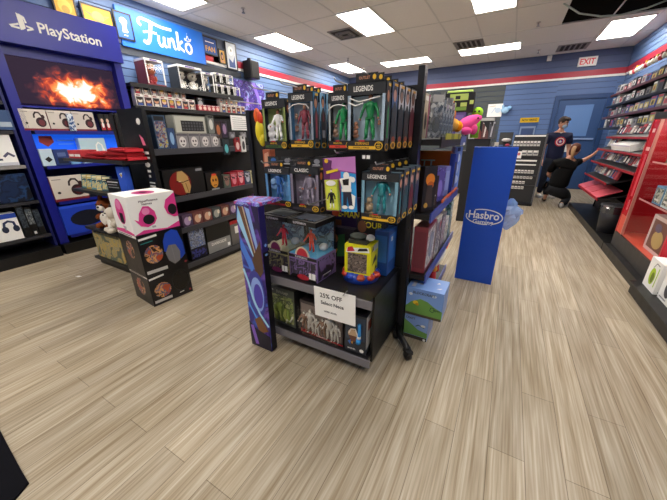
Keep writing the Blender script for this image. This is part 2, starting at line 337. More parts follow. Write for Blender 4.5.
G().box(-.18, .1, -.55, .55, 1.76, 1.8, PB).box(-.1, .12, -.55, .55, 2.28, 2.38, PB2).build('screen_frame', t)
G().box(-.545, .545, 0, .02, -.25, .25, explosion()).build('picture', t, (.1, 0, 2.03), (0, 0, P90))
for z in (1.5, 1.1, .66, .22): 
    s = G().box(-.18, .21, -.52, .52, z-.03, z, m('#16161c', .4)).build('shelf', t); G().box(.21, .218, -.52, .52, z-.035, z+.006, m('#15218a', .4)).build('shelf_edge', s)
CREAM = m('#d8cfc4', .5); MAR = m('#7d1d2c', .4); CUP = m('#33161a', .5)
HSF = [('r', MAR, 0, 0, 1, .1), ('l', m('#2a1a1c', .5), [(.5,.62),(.52,.76),(.6,.86),(.72,.85),(.8,.7)], .07), ('e', CUP, .72, .4, .2, .23), ('e', m('#6d2b33', .4), .74, .38, .12, .14), ('e', CUP, .84, .66, .07, .1), ('e', K2, .16, .35, .05, .05), ('l', m('#8a8078'), [(.06,.88),(.3,.88)], .03)]
for i in range(3):
    y = 1.42 + i*.245
    wl('headset_box', 'cream headset box, %s from the left below the explosion picture' % ORD[i], 'box', 'headset boxes under the explosion picture', y, y+.235, 1.505, 1.735, -4.88, .1, CREAM, F=HSF, L=[('r', MAR, 0, 0, 1, 1), ('r', CREAM, 0, .9, 1, 1)])
pack('remote_box', 'narrow pale blue box standing between two headset boxes', 'box', None, (.06, .03, .2), (-4.85, 1.87, 1.505), P90, busy('#7fb6e0', '#204a86', '#e7eef4', scale=30))
for i in range(4):
    wl('figure_packet', 'small red and white figure packet, %s from the left beside headset boxes' % ORD[i], 'packet', 'red figure packets beside the headset boxes', 2.2+i*.065, 2.258+i*.065, 1.505, 1.72, -4.87, .03, K, F=[('r', m('#a81c2a'), .1, .08, .9, .45), ('e', m('#e2b9a0'), .5, .62, .28, .12), ('e', W, .5, .36, .25, .16)])
BB = m('#1557d8', .35, emis=.35)
t = thing('backlit_panel', 'bright blue backlit panel behind the phone boxes with a red badge', 'panel', (-5.0, 1.98, 1.105)); carton(G(), 1.02, .02, .36, BB, F=[('p', m('#c0453a'), [(.08,.95),(.2,.95),(.21,.75),(.14,.6),(.07,.75)]), ('l', m('#5b90ee'), [(.25,.8),(.45,.8)], .04), ('l', m('#5b90ee'), [(.25,.68),(.4,.68)], .03)]).build('panel', t, rot=(0,0,P90))
PALE = m('#c3d8e6', .4)
wl('game_box', 'pale box with a dark gadget at the left on the blue shelf', 'box', None, 1.47, 1.59, 1.105, 1.3, -4.86, .06, PALE, F=[('p', K2, [(.25,.4),(.6,.55),(.85,.35),(.5,.2)])])
wl('game_box', 'navy blue box second from left on the blue shelf', 'box', None, 1.6, 1.74, 1.105, 1.29, -4.85, .06, m('#1f3572'), F=[('r', m('#54679c'), .2, .55, .8, .8), ('r', m('#101c3c'), .15, .1, .85, .45)])
wl('game_box', 'light blue narrow box third on the blue shelf', 'box', None, 1.76, 1.85, 1.105, 1.28, -4.87, .06, m('#7fb4dc'), F=[('r', W, .3, .2, .8, .8)])
wl('headphone_box', 'pale blue box with white headphones beside the red cloths', 'box', None, 1.9, 2.2, 1.105, 1.42, -4.88, .1, m('#b9d6e4'), F=[('r', m('#1b2f55'), .05, .1, .95, .45), ('l', WH, [(.6,.5),(.62,.72),(.72,.82),(.84,.72),(.86,.5)], .05), ('e', WH, .6, .5, .05, .1), ('e', WH, .86, .5, .05, .1)])
wl('headset_box', 'white headset box with maroon side on the lower console shelf', 'box', None, 1.47, 1.83, .665, .97, -4.86, .1, CREAM, F=HSF, L=[('r', MAR, 0, 0, 1, 1)])
wl('speaker_box', 'wide royal blue box with black oval on the bottom console shelf', 'box', None, 1.47, 2.0, .225, .6, -4.85, .12, m('#1a3fc0'), F=[('e', m('#0a0e22'), .5, .5, .36, .28), ('r', m('#2c57e0'), 0, .92, 1, 1)])
wl('game_box', 'dark blue box right of the blue box with black oval', 'box', None, 2.03, 2.4, .225, .5, -4.87, .12, m('#16339e'), F=[('r', m('#4f79e8'), .1, .7, .5, .85)])

# rack left of the console display
t = thing('game_rack', 'black wall rack at the left photo edge beside the console display', 'rack', (-5.08, .62, 0))
G().box(-.2, .28, -.7, .72, 0, .13, K).build('plinth', t); G().box(-.2, -.17, -.7, .72, .13, 2.6, K2).build('back_panel', t); G().box(-.17, .2, .7, .725, .13, 2.35, m('#151b5c', .4)).build('side_panel', t)
for z in (1.8, 1.5, 1.13, .72, .3): G().box(-.17, .22, -.7, .69, z-.035, z, m('#2e2e33', .4) if z != 1.13 else m('#8d8a88', .4)).build('shelf', t)
wl('console_box', 'white console box on the grey shelf at the left photo edge', 'box', None, .82, 1.27, 1.135, 1.46, -4.88, .12, WH, F=[('r', m('#c9cbd6'), 0, 0, 1, .1), ('l', m('#3a3a55'), [(.62,.8),(.66,.2),(.72,.2)], .06), ('l', m('#55556e'), [(.78,.3),(.86,.4),(.95,.3)], .07)])
BG = busy('#0a1024', '#16284a', '#0e1730', '#24406a', '#0b0f1c', scale=7, dist=.2)
wl('game_box', 'dark blue boxed set on the shelf under the white console box', 'box', None, 1.0, 1.28, .73, 1.04, -4.88, .12, BG)
wl('game_box', 'navy boxed set under the white console box at photo edge', 'box', None, .6, .97, .73, 1.03, -4.88, .12, busy('#101838', '#1c3660', '#0c1230', scale=6, dist=.2))
wl('headset_box', 'white box with a blue top and headset on the left rack', 'box', None, .72, 1.07, .31, .62, -4.86, .12, WH, F=[('r', m('#2145a8'), 0, .82, 1, 1), ('l', m('#22335c'), [(.62,.45),(.66,.66),(.76,.72),(.88,.66),(.9,.45)], .07), ('e', m('#1a2440'), .64, .42, .08, .12), ('e', m('#1a2440'), .9, .42, .08, .12)])
for i in range(3):
    wl('game_pack', 'black game pack on the left rack, %s in its row' % ORD[i], 'packet', 'black game packs on the left rack', 1.09+i*.065, 1.15+i*.065, .31, .68-.03*i, -4.88, .06, K, F=[('r', busy('#15161c', '#55606a', '#1a1f2c', '#8a8f90', scale=40), .05, .4, .95, .95), ('r', W, .3, .05, .7, .15)] if i == 1 else [('r', busy('#15161c', '#45505a', '#1a1f2c', scale=40), .05, .3, .95, .95)])
for y, z, c, lab in ((1.15, 1.81, '#2b4d8a', 'small blue box at the top left photo edge'), (1.2, 1.51, '#34507c', 'small slate blue box on the second left shelf'), (.95, 1.51, '#1c2d5a', 'dark navy box on the second left shelf by the photo edge')):
    wl('game_box', lab, 'box', None, y, y+.14, z, z+.2, -4.88, .1, m(c), F=[('r', m('#a9b7c4'), .2, .15, .9, .4)])

# ------------------------------------------------------------------ left wall above: signs and frames
t = thing('brand_sign', 'bright blue sign with white script lettering high on left wall', 'sign', (XL+.045, 3.67, 2.7))
FB = m('#1f74e0', .4); carton(G(), 1.46, .04, .5, FB).build('panel', t, rot=(0,0,P90))
fr = ((.0205, -.65, 0), (0, 1.36, 0), (0, 0, .5))
lw = .085
LW = .075
def ln(pts, w=LW): return ('l', WH, pts, w, 1)
G().art(fr, [ln([(.19,.66),(.16,.74),(.19,.84),(.27,.84),(.42,.77),(.56,.78)]), ln([(.31,.82),(.29,.6),(.265,.36),(.225,.23),(.185,.27)], .1), ln([(.2,.5),(.27,.55),(.36,.55)], .06),
  ln([(.38,.52),(.37,.34),(.395,.24),(.43,.32),(.445,.52)]), ln([(.445,.52),(.44,.3),(.465,.24)]), ln([(.5,.52),(.495,.24)]), ln([(.495,.36),(.53,.5),(.56,.5),(.565,.3),(.585,.24)]),
  ln([(.63,.78),(.62,.24)], .085), ln([(.69,.54),(.63,.38),(.7,.24)]), ln([(.77,.52),(.735,.46),(.73,.32),(.765,.23),(.8,.28),(.81,.42),(.79,.5),(.765,.52)]),
  ln([(.725,.66),(.735,.6),(.8,.6),(.82,.68),(.79,.64),(.77,.74),(.75,.64),(.725,.66)], .022), ln([(.77,.8),(.77,.81)], .035)], .0004).build('lettering', t)
def frame(y0, y1, z0, z1, lab, base, art, xf=XL+.05):
    w, h = y1-y0, z1-z0; t = thing('picture_frame', lab, 'frame', (xf, (y0+y1)/2, z0), P90); g = G(); b = .018
    g.box(-w/2, w/2, -.012, .012, 0, b, K).box(-w/2, w/2, -.012, .012, h-b, h, K).box(-w/2, -w/2+b, -.012, .012, b, h-b, K).box(w/2-b, w/2, -.012, .012, b, h-b, K).build('frame', t)
    carton(G(), w-2*b, .012, h-2*b, base, F=art).build('print', t, (0, 0, b))
YO = m('#e8a91e', .5)
frame(2.2, 2.45, 2.86, 3.12, 'yellow framed picture left of the green face print', YO, [('e', m('#f3c84c'), .5, .5, .35, .35), ('e', m('#caa03a'), .5, .35, .2, .2)])
frame(2.5, 2.88, 2.8, 3.1, 'yellow framed print of a green pointed shape above the console sign', YO, [('p', m('#8c8a4c'), [(.05,.75),(.35,.68),(.3,.5),(.2,.6)]), ('p', m('#8c8a4c'), [(.95,.75),(.65,.68),(.7,.5),(.8,.6)]), ('e', m('#96925a'), .5, .6, .22, .24), ('r', m('#6b4a32'), .3, 0, .7, .35)])
frame(2.885, 3.13, 2.78, 3.12, 'blue framed print with white figure left of the blue sign', m('#2a64c8'), [('e', WH, .5, .7, .25, .15), ('r', WH, .38, .35, .65, .6), ('e', WH, .42, .3, .1, .07), ('e', WH, .6, .3, .1, .07), ('l', WH, [(.4,.12),(.62,.12)], .04), ('e', m('#2a64c8'), .42, .7, .05, .04), ('e', m('#2a64c8'), .58, .7, .05, .04)], XL+.075)
frame(4.38, 4.72, 2.88, 3.17, 'blue framed print with gold FAN lettering', m('#274e96'), [('t', m('#e4a92c'), 'FAN', .5, .32, .34, .85), ('l', W, [(.2,.75),(.8,.75)], .06)])
frame(4.74, 4.9, 2.78, 3.03, 'small orange framed print between FAN print and tall frame', m('#d59a26'), [('e', K2, .45, .55, .3, .32), ('e', m('#c98b60'), .5, .5, .16, .18), ('r', m('#c98b60'), .2, .05, .8, .2)])
frame(4.92, 5.2, 2.72, 3.2, 'tall white and blue framed print beside the speaker', m('#c9ced4'), [('e', WH, .45, .7, .28, .18), ('p', m('#2c4a86'), [(.2,.05),(.2,.4),(.6,.25),(.85,.55),(.85,.05)]), ('e', K2, .5, .72, .06, .05)])
for y0, y1, lab in ((3.0, 3.12, 'red and white price card under the white figure frame'), (4.42, 4.6, 'red and white price card under the FAN print')):
    wl('price_card', lab, 'card', None, y0, y1, 2.74, 2.86, XL+.05, .01, RED, F=[('r', W, 0, 0, 1, .3)])
t = thing('speaker', 'black wall speaker over the red wall stripe', 'speaker', (XL+.15, 5.5, 2.6)); g = carton(G(), .26, .22, .34, K2).build('cabinet', t, rot=(0,0,P90), bevel=.01); G().box(-.08, .0, -.02, .02, .34, .4, K).build('bracket', t)
carton(G(), .23, .01, .3, m('#08080a', .8)).build('grille', t, (.115, 0, .02), (0,0,P90))
PUR = busy('#1c1440', '#4a35a8', '#241a52', '#7f5fd6', '#2d2a7a', '#9fb0f0', scale=4, dist=2.5)
wl('poster', 'purple and violet space poster hung at the right end of wall shelves', 'poster', None, 5.05, 5.95, 1.9, 2.56, XL+.06, .02, PUR, F=[('p', m('#8e6fe0'), [(.55,1),(.68,1),(.98,.05),(.9,.05)]), ('p', m('#b79af2'), [(.3,.25),(.38,.6),(.44,.3)])])

# wall shelves behind the island
def wshelf(y0, y1, z, d, lab, t=.035, edge=True):
    o = thing('wall_shelf', lab, 'shelf', (XL+.015, (y0+y1)/2, z)); w = y1-y0
    G().box(0, d, -w/2, w/2, -t, 0, m('#1d1d20', .5)).build('board', o); G().box(d, d+.008, -w/2, w/2, -t-.015, .008, K2).build('price_rail', o)
    for s in (-1, 1): G().prism([(0, s*(w/2-.02), -t), (d*.8, s*(w/2-.02), -t), (0, s*(w/2-.02), -t-.12)], (0, .006, 0), K).build('bracket', o)
wshelf(2.72, 4.9, 2.16, .4, 'long black top wall shelf carrying the large window boxes'); wshelf(2.72, 4.95, 1.86, .4, 'long black wall shelf carrying the rows of small toy boxes')
G().box(XL+.016, XL+.035, 2.72, 5.3, 2.6, 2.7, m('#343a44', .5)).build('sign_rail', label='dark horizontal rail on left wall under the blue sign and framed prints', cat='rail')
G().box(XL+.016, XL+.03, 4.4, 5.24, 2.705, 3.2, m('#4b5568', .6)).build('backing_board', label='grey blue board behind the FAN print and tall frame', cat='board')
G().box(XL+.016, XL+.05, 2.7, 5.0, 1.75, 2.1, m('#131418', .6)).build('backing_board', label='black backing board on left wall behind the small toy boxes', cat='board')
def winbox(lab, y0, y1, z0, z1, d, top, cols, n=1, xf=-4.93):
    w, h = y1-y0, z1-z0; t = thing('window_box', lab, 'box', (xf-d/2, (y0+y1)/2, z0), P90); a, b = w/2, d/2; g = G(); e = .02
    g.box(-a, a, b-.005, b, 0, h, m(cols[0])).box(-a, a, -b, b, h-.03, h, top).box(-a, a, -b, b, 0, .03, m(cols[0])).box(-a, -a+e, -b, -b+.006, .03, h-.03, top).box(a-e, a, -b, -b+.006, .03, h-.03, top)
    g.box(-a, -a+.005, -b, b, .03, h-.03, m(cols[0])); g.art(((-a,-b,h-.03), (w,0,0), (0,0,.03)), [('r', m('#4b2f8a'), .3, .2, .7, .8)])
    g.build('carton', t)
    for i in range(n):
        x = (i+.5)*w/n - a; s = h*.85
        g = G(); g.M = Matrix.Translation((x, 0, .03)); g.ell((0,0,s*.66), (s*.26, s*.22, s*.22), m(cols[1]), 14, 9); g.ell((0,0,s*.26), (s*.17, s*.13, s*.24), m(cols[2]), 12, 8)
        for q in (-1, 1): g.ell((q*s*.11, -s*.19, s*.66), (s*.045, s*.03, s*.05), K, 8, 6); g.ell((q*s*.2, -s*.05, s*.28), (s*.06, s*.07, s*.13), m(cols[1]), 8, 6); g.ell((q*s*.1, -s*.04, .03), (s*.08, s*.12, .04), m(cols[2]), 8, 5)
        g.ell((0, -s*.1, s*.86), (s*.2, s*.13, s*.07), m(cols[3]), 10, 6); g.build('vinyl_figure', t)
    G().poly([(-a+e,-b+.002,.03), (a-e,-b+.002,.03), (a-e,-b+.002,h-.03), (-a+e,-b+.002,h-.03)], clear()).build('window', t)
winbox('large window box with an orange red figure, leftmost on top shelf', 3.02, 3.31, 2.165, 2.53, .26, W, ('#7a2f35', '#c8683c', '#a8383c', '#d89a4a'))
winbox('wide white edged window box with two pale figures on top shelf', 3.56, 4.02, 2.165, 2.54, .26, WH, ('#34383c', '#c9c3b4', '#e6e3da', '#4b4d4e'), 2)
winbox('window box with black and white figure right of the wide one', 4.03, 4.26, 2.165, 2.5, .24, WH, ('#1d1e22', '#e4e2dc', '#38393c', '#d8d6cc'))
for i in range(4):
    for j in range(2 if i < 3 else 1):
        winbox('white topped window box, %s from left in the %s layer at the shelf right end' % (ORD[i], ('lower', 'upper')[j]), 4.29+i*.15, 4.43+i*.15, 2.165+j*.185, 2.345+j*.185, .16, WH, (rnd.choice(('#3b3d3c', '#55584c', '#2c2d30')), '#cfcabb', '#8f8d80', '#3c3c3a'))
def minibox(lab, grp, y, z, x, s=1, seed=0):
    r = random.Random(seed); c = r.choice(['#5a2a2e', '#3d3f46', '#6b3436', '#443a3a', '#4e2d52']); f = r.choice(['#d9b59b', '#e8c9a8', '#c78f6c', '#dcd2c2'])
    return pack('toy_box', lab, 'box', grp, (.118*s, .09, .16*s), (x-.045, y, z), P90, m('#e6dfd8', .4), F=[('r', m(c), .06, .05, .94, .78), ('e', m(f), .5, .5, .3, .2), ('e', m(r.choice(['#2a1c18', '#7a3a20', '#1d1e2c', '#c9a13a'])), .5, .62, .3, .12), ('r', m(r.choice(['#b52f3a', '#35509a', '#d8d0c8'])), .2, .06, .8, .26), ('r', m('#8c4048'), .1, .84, .6, .94)])
k = 0
for i in range(8):
    minibox('small toy box, %s from left in the left block, bottom layer' % ORD[i], 'small toy boxes on the wall shelf', 2.82+i*.125, 1.865, -4.9, 1, k); k += 1
    if i < 7: minibox('small toy box, %s from left in the left block, upper layer' % ORD[i], 'small toy boxes on the wall shelf', 2.83+i*.125, 2.027 if i < 5 else 2.03, -4.93, .62 if i > 4 else .8, k); k += 1
for i in range(5):
    pack('toy_box', 'red and white toy box, %s from left in the middle of the wall shelf' % ORD[i], 'box', 'red toy boxes in the middle of the wall shelf', (.09, .09, .1), (-4.95, 3.86+i*.095, 1.865), P90, m('#b23a45'), F=[('e', m('#e6c8bc'), .5, .45, .35, .3), ('r', W, .1, .85, .9, .95)])
pack('figure_packet', 'tall clear figure packet above the red toy boxes', 'packet', None, (.14, .05, .22), (-5.02, 3.95, 1.87), P90, m('#2c3036'), F=[('e', m('#b8bec4'), .5, .5, .34, .3), ('r', W, .2, .85, .8, .95)])
for i in range(5):
    minibox('small tan toy box, %s from left in the right block, bottom layer' % ORD[i], 'tan toy boxes at the right of the wall shelf', 4.38+i*.125, 1.865, -4.9, .9, 40+i)
    if i < 4: minibox('small tan toy box, %s from left in the right block, upper layer' % ORD[i], 'tan toy boxes at the right of the wall shelf', 4.36+i*.125, 2.012, -4.92, .6, 50+i)

# ------------------------------------------------------------------ island with the helmet boxes
t = thing('island_shelving', 'low black island shelving in front of the console display with a stickered end panel', 'shelving', (-3.45, 2.5, 0))
def loc(g, par=t): g.M = Matrix.Translation(-Vector(par.location)); return g
def LG(par): return loc(G(), par)
LG(t).box(-4.1, -2.9, 1.46, 3.5, 0, .09, K).build('base', t)
LG(t).box(-3.5, -3.45, 1.68, 3.5, .09, 1.64, m('#141416', .6)).build('spine_panel', t)
g = LG(t).box(-3.27, -2.87, 1.64, 1.68, .09, 1.66, K)
fr = ((-3.27, 1.6395, .09), (.4, 0, 0), (0, 0, 1.57))
g.art(fr, [('e', W, .8, .93, .08, .018), ('p', m('#d86a8a'), [(.72,.86),(.85,.84),(.9,.8),(.78,.8)]), ('r', W, .72, .75, .95, .765), ('r', W, .72, .725, .95, .735), ('e', W, .8, .69, .1, .015), ('r', W, .74, .645, .88, .66), ('r', W, .76, .615, .84, .63), ('r', W, .72, .58, .95, .588), ('r', W, .72, .56, .95, .568), ('p', m('#c8414f'), [(.66,.5),(.86,.52),(.8,.44)]), ('p', m('#3c7fb0'), [(.84,.48),(.98,.5),(.95,.4)])]).build('end_panel', t)
for z, d in ((1.3, 0), (.83, 0), (.495, 0), (.1, .03)):
    s = LG(t).box(-3.45, -2.9+d, 1.69, 3.5, z-.03, z, m('#1b1b1e', .45)).build('shelf', t); LG(t).box(-2.9+d, -2.89+d, 1.69, 3.5, z-.045, z+.012, GR).build('price_rail', s)
for z in (1.22, .9, .47, .1): LG(t).box(-4.12, -3.5, 1.42, 3.45, z-.03, z, m('#1f1f22', .45)).box(-3.5, -2.95, 1.42, 1.635, z-.03, z, m('#1f1f22', .45)).build('shelf', t)
for x, y in ((-4.08, 3.4), (-4.08, 2.4)): LG(t).box(x-.015, x+.015, y-.015, y+.015, .1, 1.22, K).build('upright', t)
LG(t).box(-3.44, -3.42, 1.69, 3.5, 1.3, 1.64, m('#0c0c0e', .8)).build('peg_panel', t)

def shirt(x, y, z, w, d, lab, col='#c3202c', rz=0):
    g = G(); r = .012
    for k in range(3): g.tube([(-w/2, -d/2 + .02, .012+k*.0), (w/2, -d/2+.02, .012)], r, m(col, .85), 8)
    g.box(-w/2, w/2, -d/2+.02, d/2, .0, .026, m(col, .85)).box(-w/2+.02, w/2-.03, -d/2+.03, d/2-.02, .026, .034, m('#a81824', .85))
    g.build('folded_shirt', None, (x, y, z), (0, 0, rz), lab, 'shirt')
shirt(-3.1, 1.53, 1.222, .36, .2, 'red folded cloth at the bottom right on the island upper shelf'); shirt(-3.12, 1.53, 1.258, .34, .19, 'red folded cloth second from bottom in the right pile', '#b81a26', R(3)); shirt(-3.08, 1.53, 1.294, .32, .18, 'red folded cloth on top of the right pile', '#cf2733', R(-4))
shirt(-3.52, 1.53, 1.222, .38, .2, 'red folded cloth at the bottom of the middle pile', '#b41c28', R(4)); shirt(-3.5, 1.53, 1.258, .34, .18, 'red folded cloth on top of the middle pile', '#cc2430', R(-6))
for i, x in enumerate((-3.95, -3.83)):
    pack('toy_packet', 'red and white toy packet, %s from left end of the island upper shelf' % ORD[i], 'packet', None, (.11, .16, .08), (x, 1.52, 1.222), R(8), m('#b9313a'), F=[('r', W, .1, .2, .9, .5)], T=[('p', W, [(.1,.2),(.5,.6),(.3,.8)]), ('r', m('#e7a23a'), .6, .3, .9, .7)])
CG = ['#3d6f78', '#b99a3e', '#5a8ea0', '#d8c58a', '#3f5a66']
for i in range(5):
    pack('game_case', 'game case leaning on the island middle shelf, %s from left' % ORD[i], 'game case', 'game cases leaning on the island middle shelf', (.1, .02, .15), (-3.98+i*.11, 1.5, .902), R(25), m(CG[i]), tilt=R(-14), F=[('r', busy('#2f5560', '#d9c27a', '#6da0a8', '#1b2c38', scale=22), .08, .1, .92, .75), ('r', m('#e6d9a8'), .1, .8, .9, .94)])
pack('game_case', 'black game case with white lines at the right of the leaning cases', 'game case', None, (.2, .03, .13), (-3.36, 1.5, .902), R(6), K, F=[('l', W, [(.1,.8),(.9,.8)], .07), ('l', m('#a8a8a8'), [(.1,.6),(.8,.6)], .05), ('l', m('#a8a8a8'), [(.1,.4),(.9,.4)], .05)])
pack('game_box', 'slim upright blue box on the island middle shelf near the white helmet box', 'box', None, (.12, .05, .26), (-3.14, 1.5, .902), R(5), m('#2a55c8'), F=[('p', W, [(.3,.75),(.7,.8),(.5,.6)]), ('e', m('#d8b04a'), .5, .7, .12, .05)])
pack('puzzle_box', 'wide box with sandy yellow scene under the plush toys', 'box', None, (.6, .3, .31), (-3.76, 1.6, .102), 0, busy('#6b7a64', '#b79f56', '#8a8f80', '#caa857', '#59665a', scale=7), F=[('l', m('#5a5a4a'), [(.05,.95),(.95,.95)], .06)])
pack('puzzle_box', 'second grey green box right of the sandy yellow scene box', 'box', None, (.3, .16, .3), (-3.22, 1.53, .102), 0, busy('#555f52', '#8e7f50', '#3f4a48', scale=8))
def plush(lab, x, y, z, s, body, belly, ears, rz=0, kind='sit'):
    t = thing('plush_toy', lab, 'plush toy', (x, y, z), rz); g = G(); B = m(body, .95, spec=.1); Y2 = m(belly, .95, spec=.1)
    g.ell((0, 0, s*.3), (s*.27, s*.24, s*.3), B, 14, 10); g.ell((0, -s*.06, s*.74), (s*.26, s*.24, s*.23), B, 14, 10)
    for q in (-1, 1): g.ell((q*s*.27, -s*.12, s*.36), (s*.09, s*.15, s*.1), B, 10, 7); g.ell((q*s*.19, -s*.24, s*.1), (s*.11, s*.18, s*.1), B, 10, 7)
    g.build('body', t); G().ell((0, -s*.2, s*.3), (s*.19, s*.08, s*.22), Y2, 12, 8).ell((0, -s*.24, s*.68), (s*.15, s*.1, s*.11), Y2, 12, 8).build('belly', t)
    for q in (-1, 1): G().ell((q*s*.2, 0, s*.94), (s*.1, s*.05, s*.11), m(ears, .95), 10, 7).build('ear', t); G().ell((q*s*.1, -s*.285, s*.79), s*.032, K, 8, 6).build('eye', t)
    G().ell((0, -s*.335, s*.72), (s*.045, s*.03, s*.03), K, 8, 6).build('nose', t)
    return t
plush('brown and white plush dog face up on the island lower shelf', -3.78, 1.56, .475, .34, '#7a4226', '#eee7dc', '#6a3218', R(18))
plush('white plush with dark eye patches beside the brown one', -3.53, 1.49, .475, .27, '#ded6c8', '#f0ece4', '#3a2a22', R(-10))
plush('tan brown plush behind the white one', -3.38, 1.56, .475, .3, '#6b5334', '#c9b48a', '#584026', R(5))
t = thing('plush_toy', 'small red, white and blue plush with yellow top beside white helmet box', 'plush toy', (-3.16, 1.5, .475)); G().ell((0,0,.07), (.12,.08,.07), m('#b52232',.9)).build('body', t); G().ell((.0,-.01,.14), (.09,.07,.05), WH).build('head', t); G().ell((.02,-.03,.18), (.06,.05,.03), m('#d99a2c', .9)).build('cap', t); G().ell((.05,-.07,.09), (.06,.03,.03), m('#2f4a90', .9)).build('scarf', t)

# stack of three helmet boxes
PK = m('#e23f92', .4); PKD = m('#b52a72', .4)
hx, hy, hr = -2.672, 1.375, R(-6)
def hbox(lab, z, w, d, h, mt, **art): return pack('helmet_box', lab, 'box', None, (w, d, h), (hx, hy, z), hr, mt, **art)
BK = m('#131215', .35); FIRE = busy('#3f2220', '#b8502c', '#3a5a7c', '#e0a060', '#2f2020', scale=16, dist=.5)
DISC = m('#1d1d1f', .3)
hbox('black helmet box standing on the floor, bottom of the stack', 0, .35, .365, .288, BK,
  F=[('r', W, 0, .94, 1, 1), ('e', FIRE, .5, .55, .22, .3), ('l', K, [(.1,.97),(.8,.97)], .02)],
  R=[('l', W, [(.04,.9),(.36,.93)], .06), ('e', FIRE, .28, .45, .2, .25), ('r', m('#c9c7c4'), .04, .08, .46, .17), ('e', DISC, .75, .55, .24, .4), ('e', m('#121214', .25), .75, .55, .21, .35), ('e', m('#8f2f36'), .93, .12, .03, .04), ('l', W, [(.66,.14),(.76,.15)], .03)])
hbox('black helmet box with blue and silver helmet picture, middle of the stack', .29, .36, .375, .372, BK,
  F=[('r', W, 0, .94, 1, 1), ('e', FIRE, .5, .6, .2, .22), ('l', K, [(.1,.97),(.8,.97)], .02)],
  R=[('l', W, [(.04,.9),(.4,.93)], .05), ('l', m('#2f8f8f'), [(.05,.8),(.3,.82)], .02), ('e', FIRE, .27, .5, .2, .22), ('r', m('#c9c7c4'), .04, .06, .5, .14), ('p', m('#1f49c0'), [(.5,.5),(.52,.75),(.6,.92),(.75,.98),(.88,.92),(.96,.6),(.97,.3),(.85,.2),(.7,.35)]), ('p', m('#a9a9ae', .25, .5), [(.52,.45),(.62,.62),(.78,.6),(.86,.4),(.82,.18),(.68,.12),(.56,.25)]), ('l', m('#77777c'), [(.68,.6),(.7,.14)], .02), ('e', m('#8f2f36'), .94, .1, .03, .03)])
hbox('white helmet box with pink helmet pictures, top of the stack', .664, .34, .375, .315, WH,
  F=[('p', PK, [(0,0),(1,0),(1,.05),(.5,.12),(0,.07)]), ('e', PK, .5, .58, .24, .34), ('e', m('#ef86bd'), .48, .76, .13, .13), ('r', K2, .42, .28, .62, .55), ('p', m('#b9b9bd'), [(.45,.2),(.65,.2),(.6,.04)])],
  R=[('p', PK, [(0,0),(1,0),(1,.16),(.7,.03),(.2,.1)]), ('t', m('#4c3a44'), 'HyperPotamus', .42, .84, .075, .45), ('t', m('#4c3a44'), 'Helmets', .38, .77, .055, .3), ('p', PK, [(.06,.42),(.14,.36),(.18,.55),(.28,.72),(.4,.7),(.5,.55),(.52,.35),(.45,.22),(.3,.16),(.16,.22)]), ('e', m('#f08cc0'), .32, .58, .08, .09), ('e', K2, .35, .36, .12, .13), ('r', m('#b9b9bd'), .38, .12, .46, .17), ('p', PK, [(.72,.6),(.78,.8),(.98,.95),(1,.95),(1,.3),(.9,.3),(.76,.42)]), ('e', K2, .89, .52, .1, .15)],
  T=[('e', PKD, .6, .5, .3, .22), ('e', K, .6, .5, .1, .08)])

# island: right hand shelves (fronts towards the middle aisle)
IX = -2.93
wl('figure_pack', 'tall blue toy pack at the left end of the island top row', 'packet', None, 1.76, 1.88, 1.305, 1.61, IX, .08, m('#2f4a66'), F=[('r', busy('#1c3a58', '#b8a23a', '#5f9ac0', '#98604a', '#26406a', scale=25), .08, .05, .92, .82), ('r', K, .1, .85, .9, .97)])
wl('figure_pack', 'dark blue toy pack second from left in the island top row', 'packet', None, 1.885, 1.955, 1.305, 1.5, IX, .08, m('#27406c'), F=[('e', m('#7fa3c8'), .5, .5, .3, .3)])
for i in range(4):
    wl('mug_box', 'grey square box with a pale print, %s from left in the island top row' % ORD[i], 'box', 'grey square boxes in the island top row', 1.965+i*.137, 2.095+i*.137, 1.305, 1.45, IX, .12, m('#8a8688'), F=[('e', m('#d3cdc9'), .5, .45, .3, .34), ('e', m('#4c3f44'), .38, .5, .07, .08), ('e', m('#4c3f44'), .62, .5, .07, .08), ('p', m('#5d5257'), [(.35,.3),(.65,.3),(.5,.18)]), ('r', m('#55515a'), .05, .86, .95, .96)])
BGR = [('r', m('#b7b6aa'), .03, .05, .97, .95), ('r', K2, .2, .12, .92, .72)] + [('r', m('#4a4a4e'), .23+i*.085, .18+j*.17, .29+i*.085, .3+j*.17) for i in range(8) for j in range(3)]
wl('display_tin', 'grey boxed set with black grid window lying on the square boxes', 'box', None, 1.97, 2.34, 1.452, 1.62, IX, .12, m('#8f8e84'), F=BGR)
for i, (y, z, c, f, lab) in enumerate(((2.37, 1.455, '#6f736f', '#c8c8c0', 'clear grey packet right of the grid window set'), (2.46, 1.40, '#3c2b28', '#a8643c', 'dark brown packet hanging third on the island pegs'), (2.55, 1.41, '#3a2f44', '#9b7fa0', 'purple grey packet hanging left of the paper notice'))):
    wl('figure_pack', lab, 'packet', None, y, y+.082, z, z+.18, IX, .03, m(c), F=[('e', m(f), .5, .5, .3, .3), ('r', K, .1, .88, .9, .98)])
wl('paper_notice', 'white printed paper notice hung on the island top edge', 'notice', None, 2.64, 2.93, 1.49, 1.65, -2.86, .004, WH, F=[('l', m('#8c8c90'), [(.08,.84),(.6,.84)], .03)] + [('l', m('#8c8c90'), [(.08,.7-.14*i),(.92-.1*(i%2),.7-.14*i)], .03) for i in range(5)])
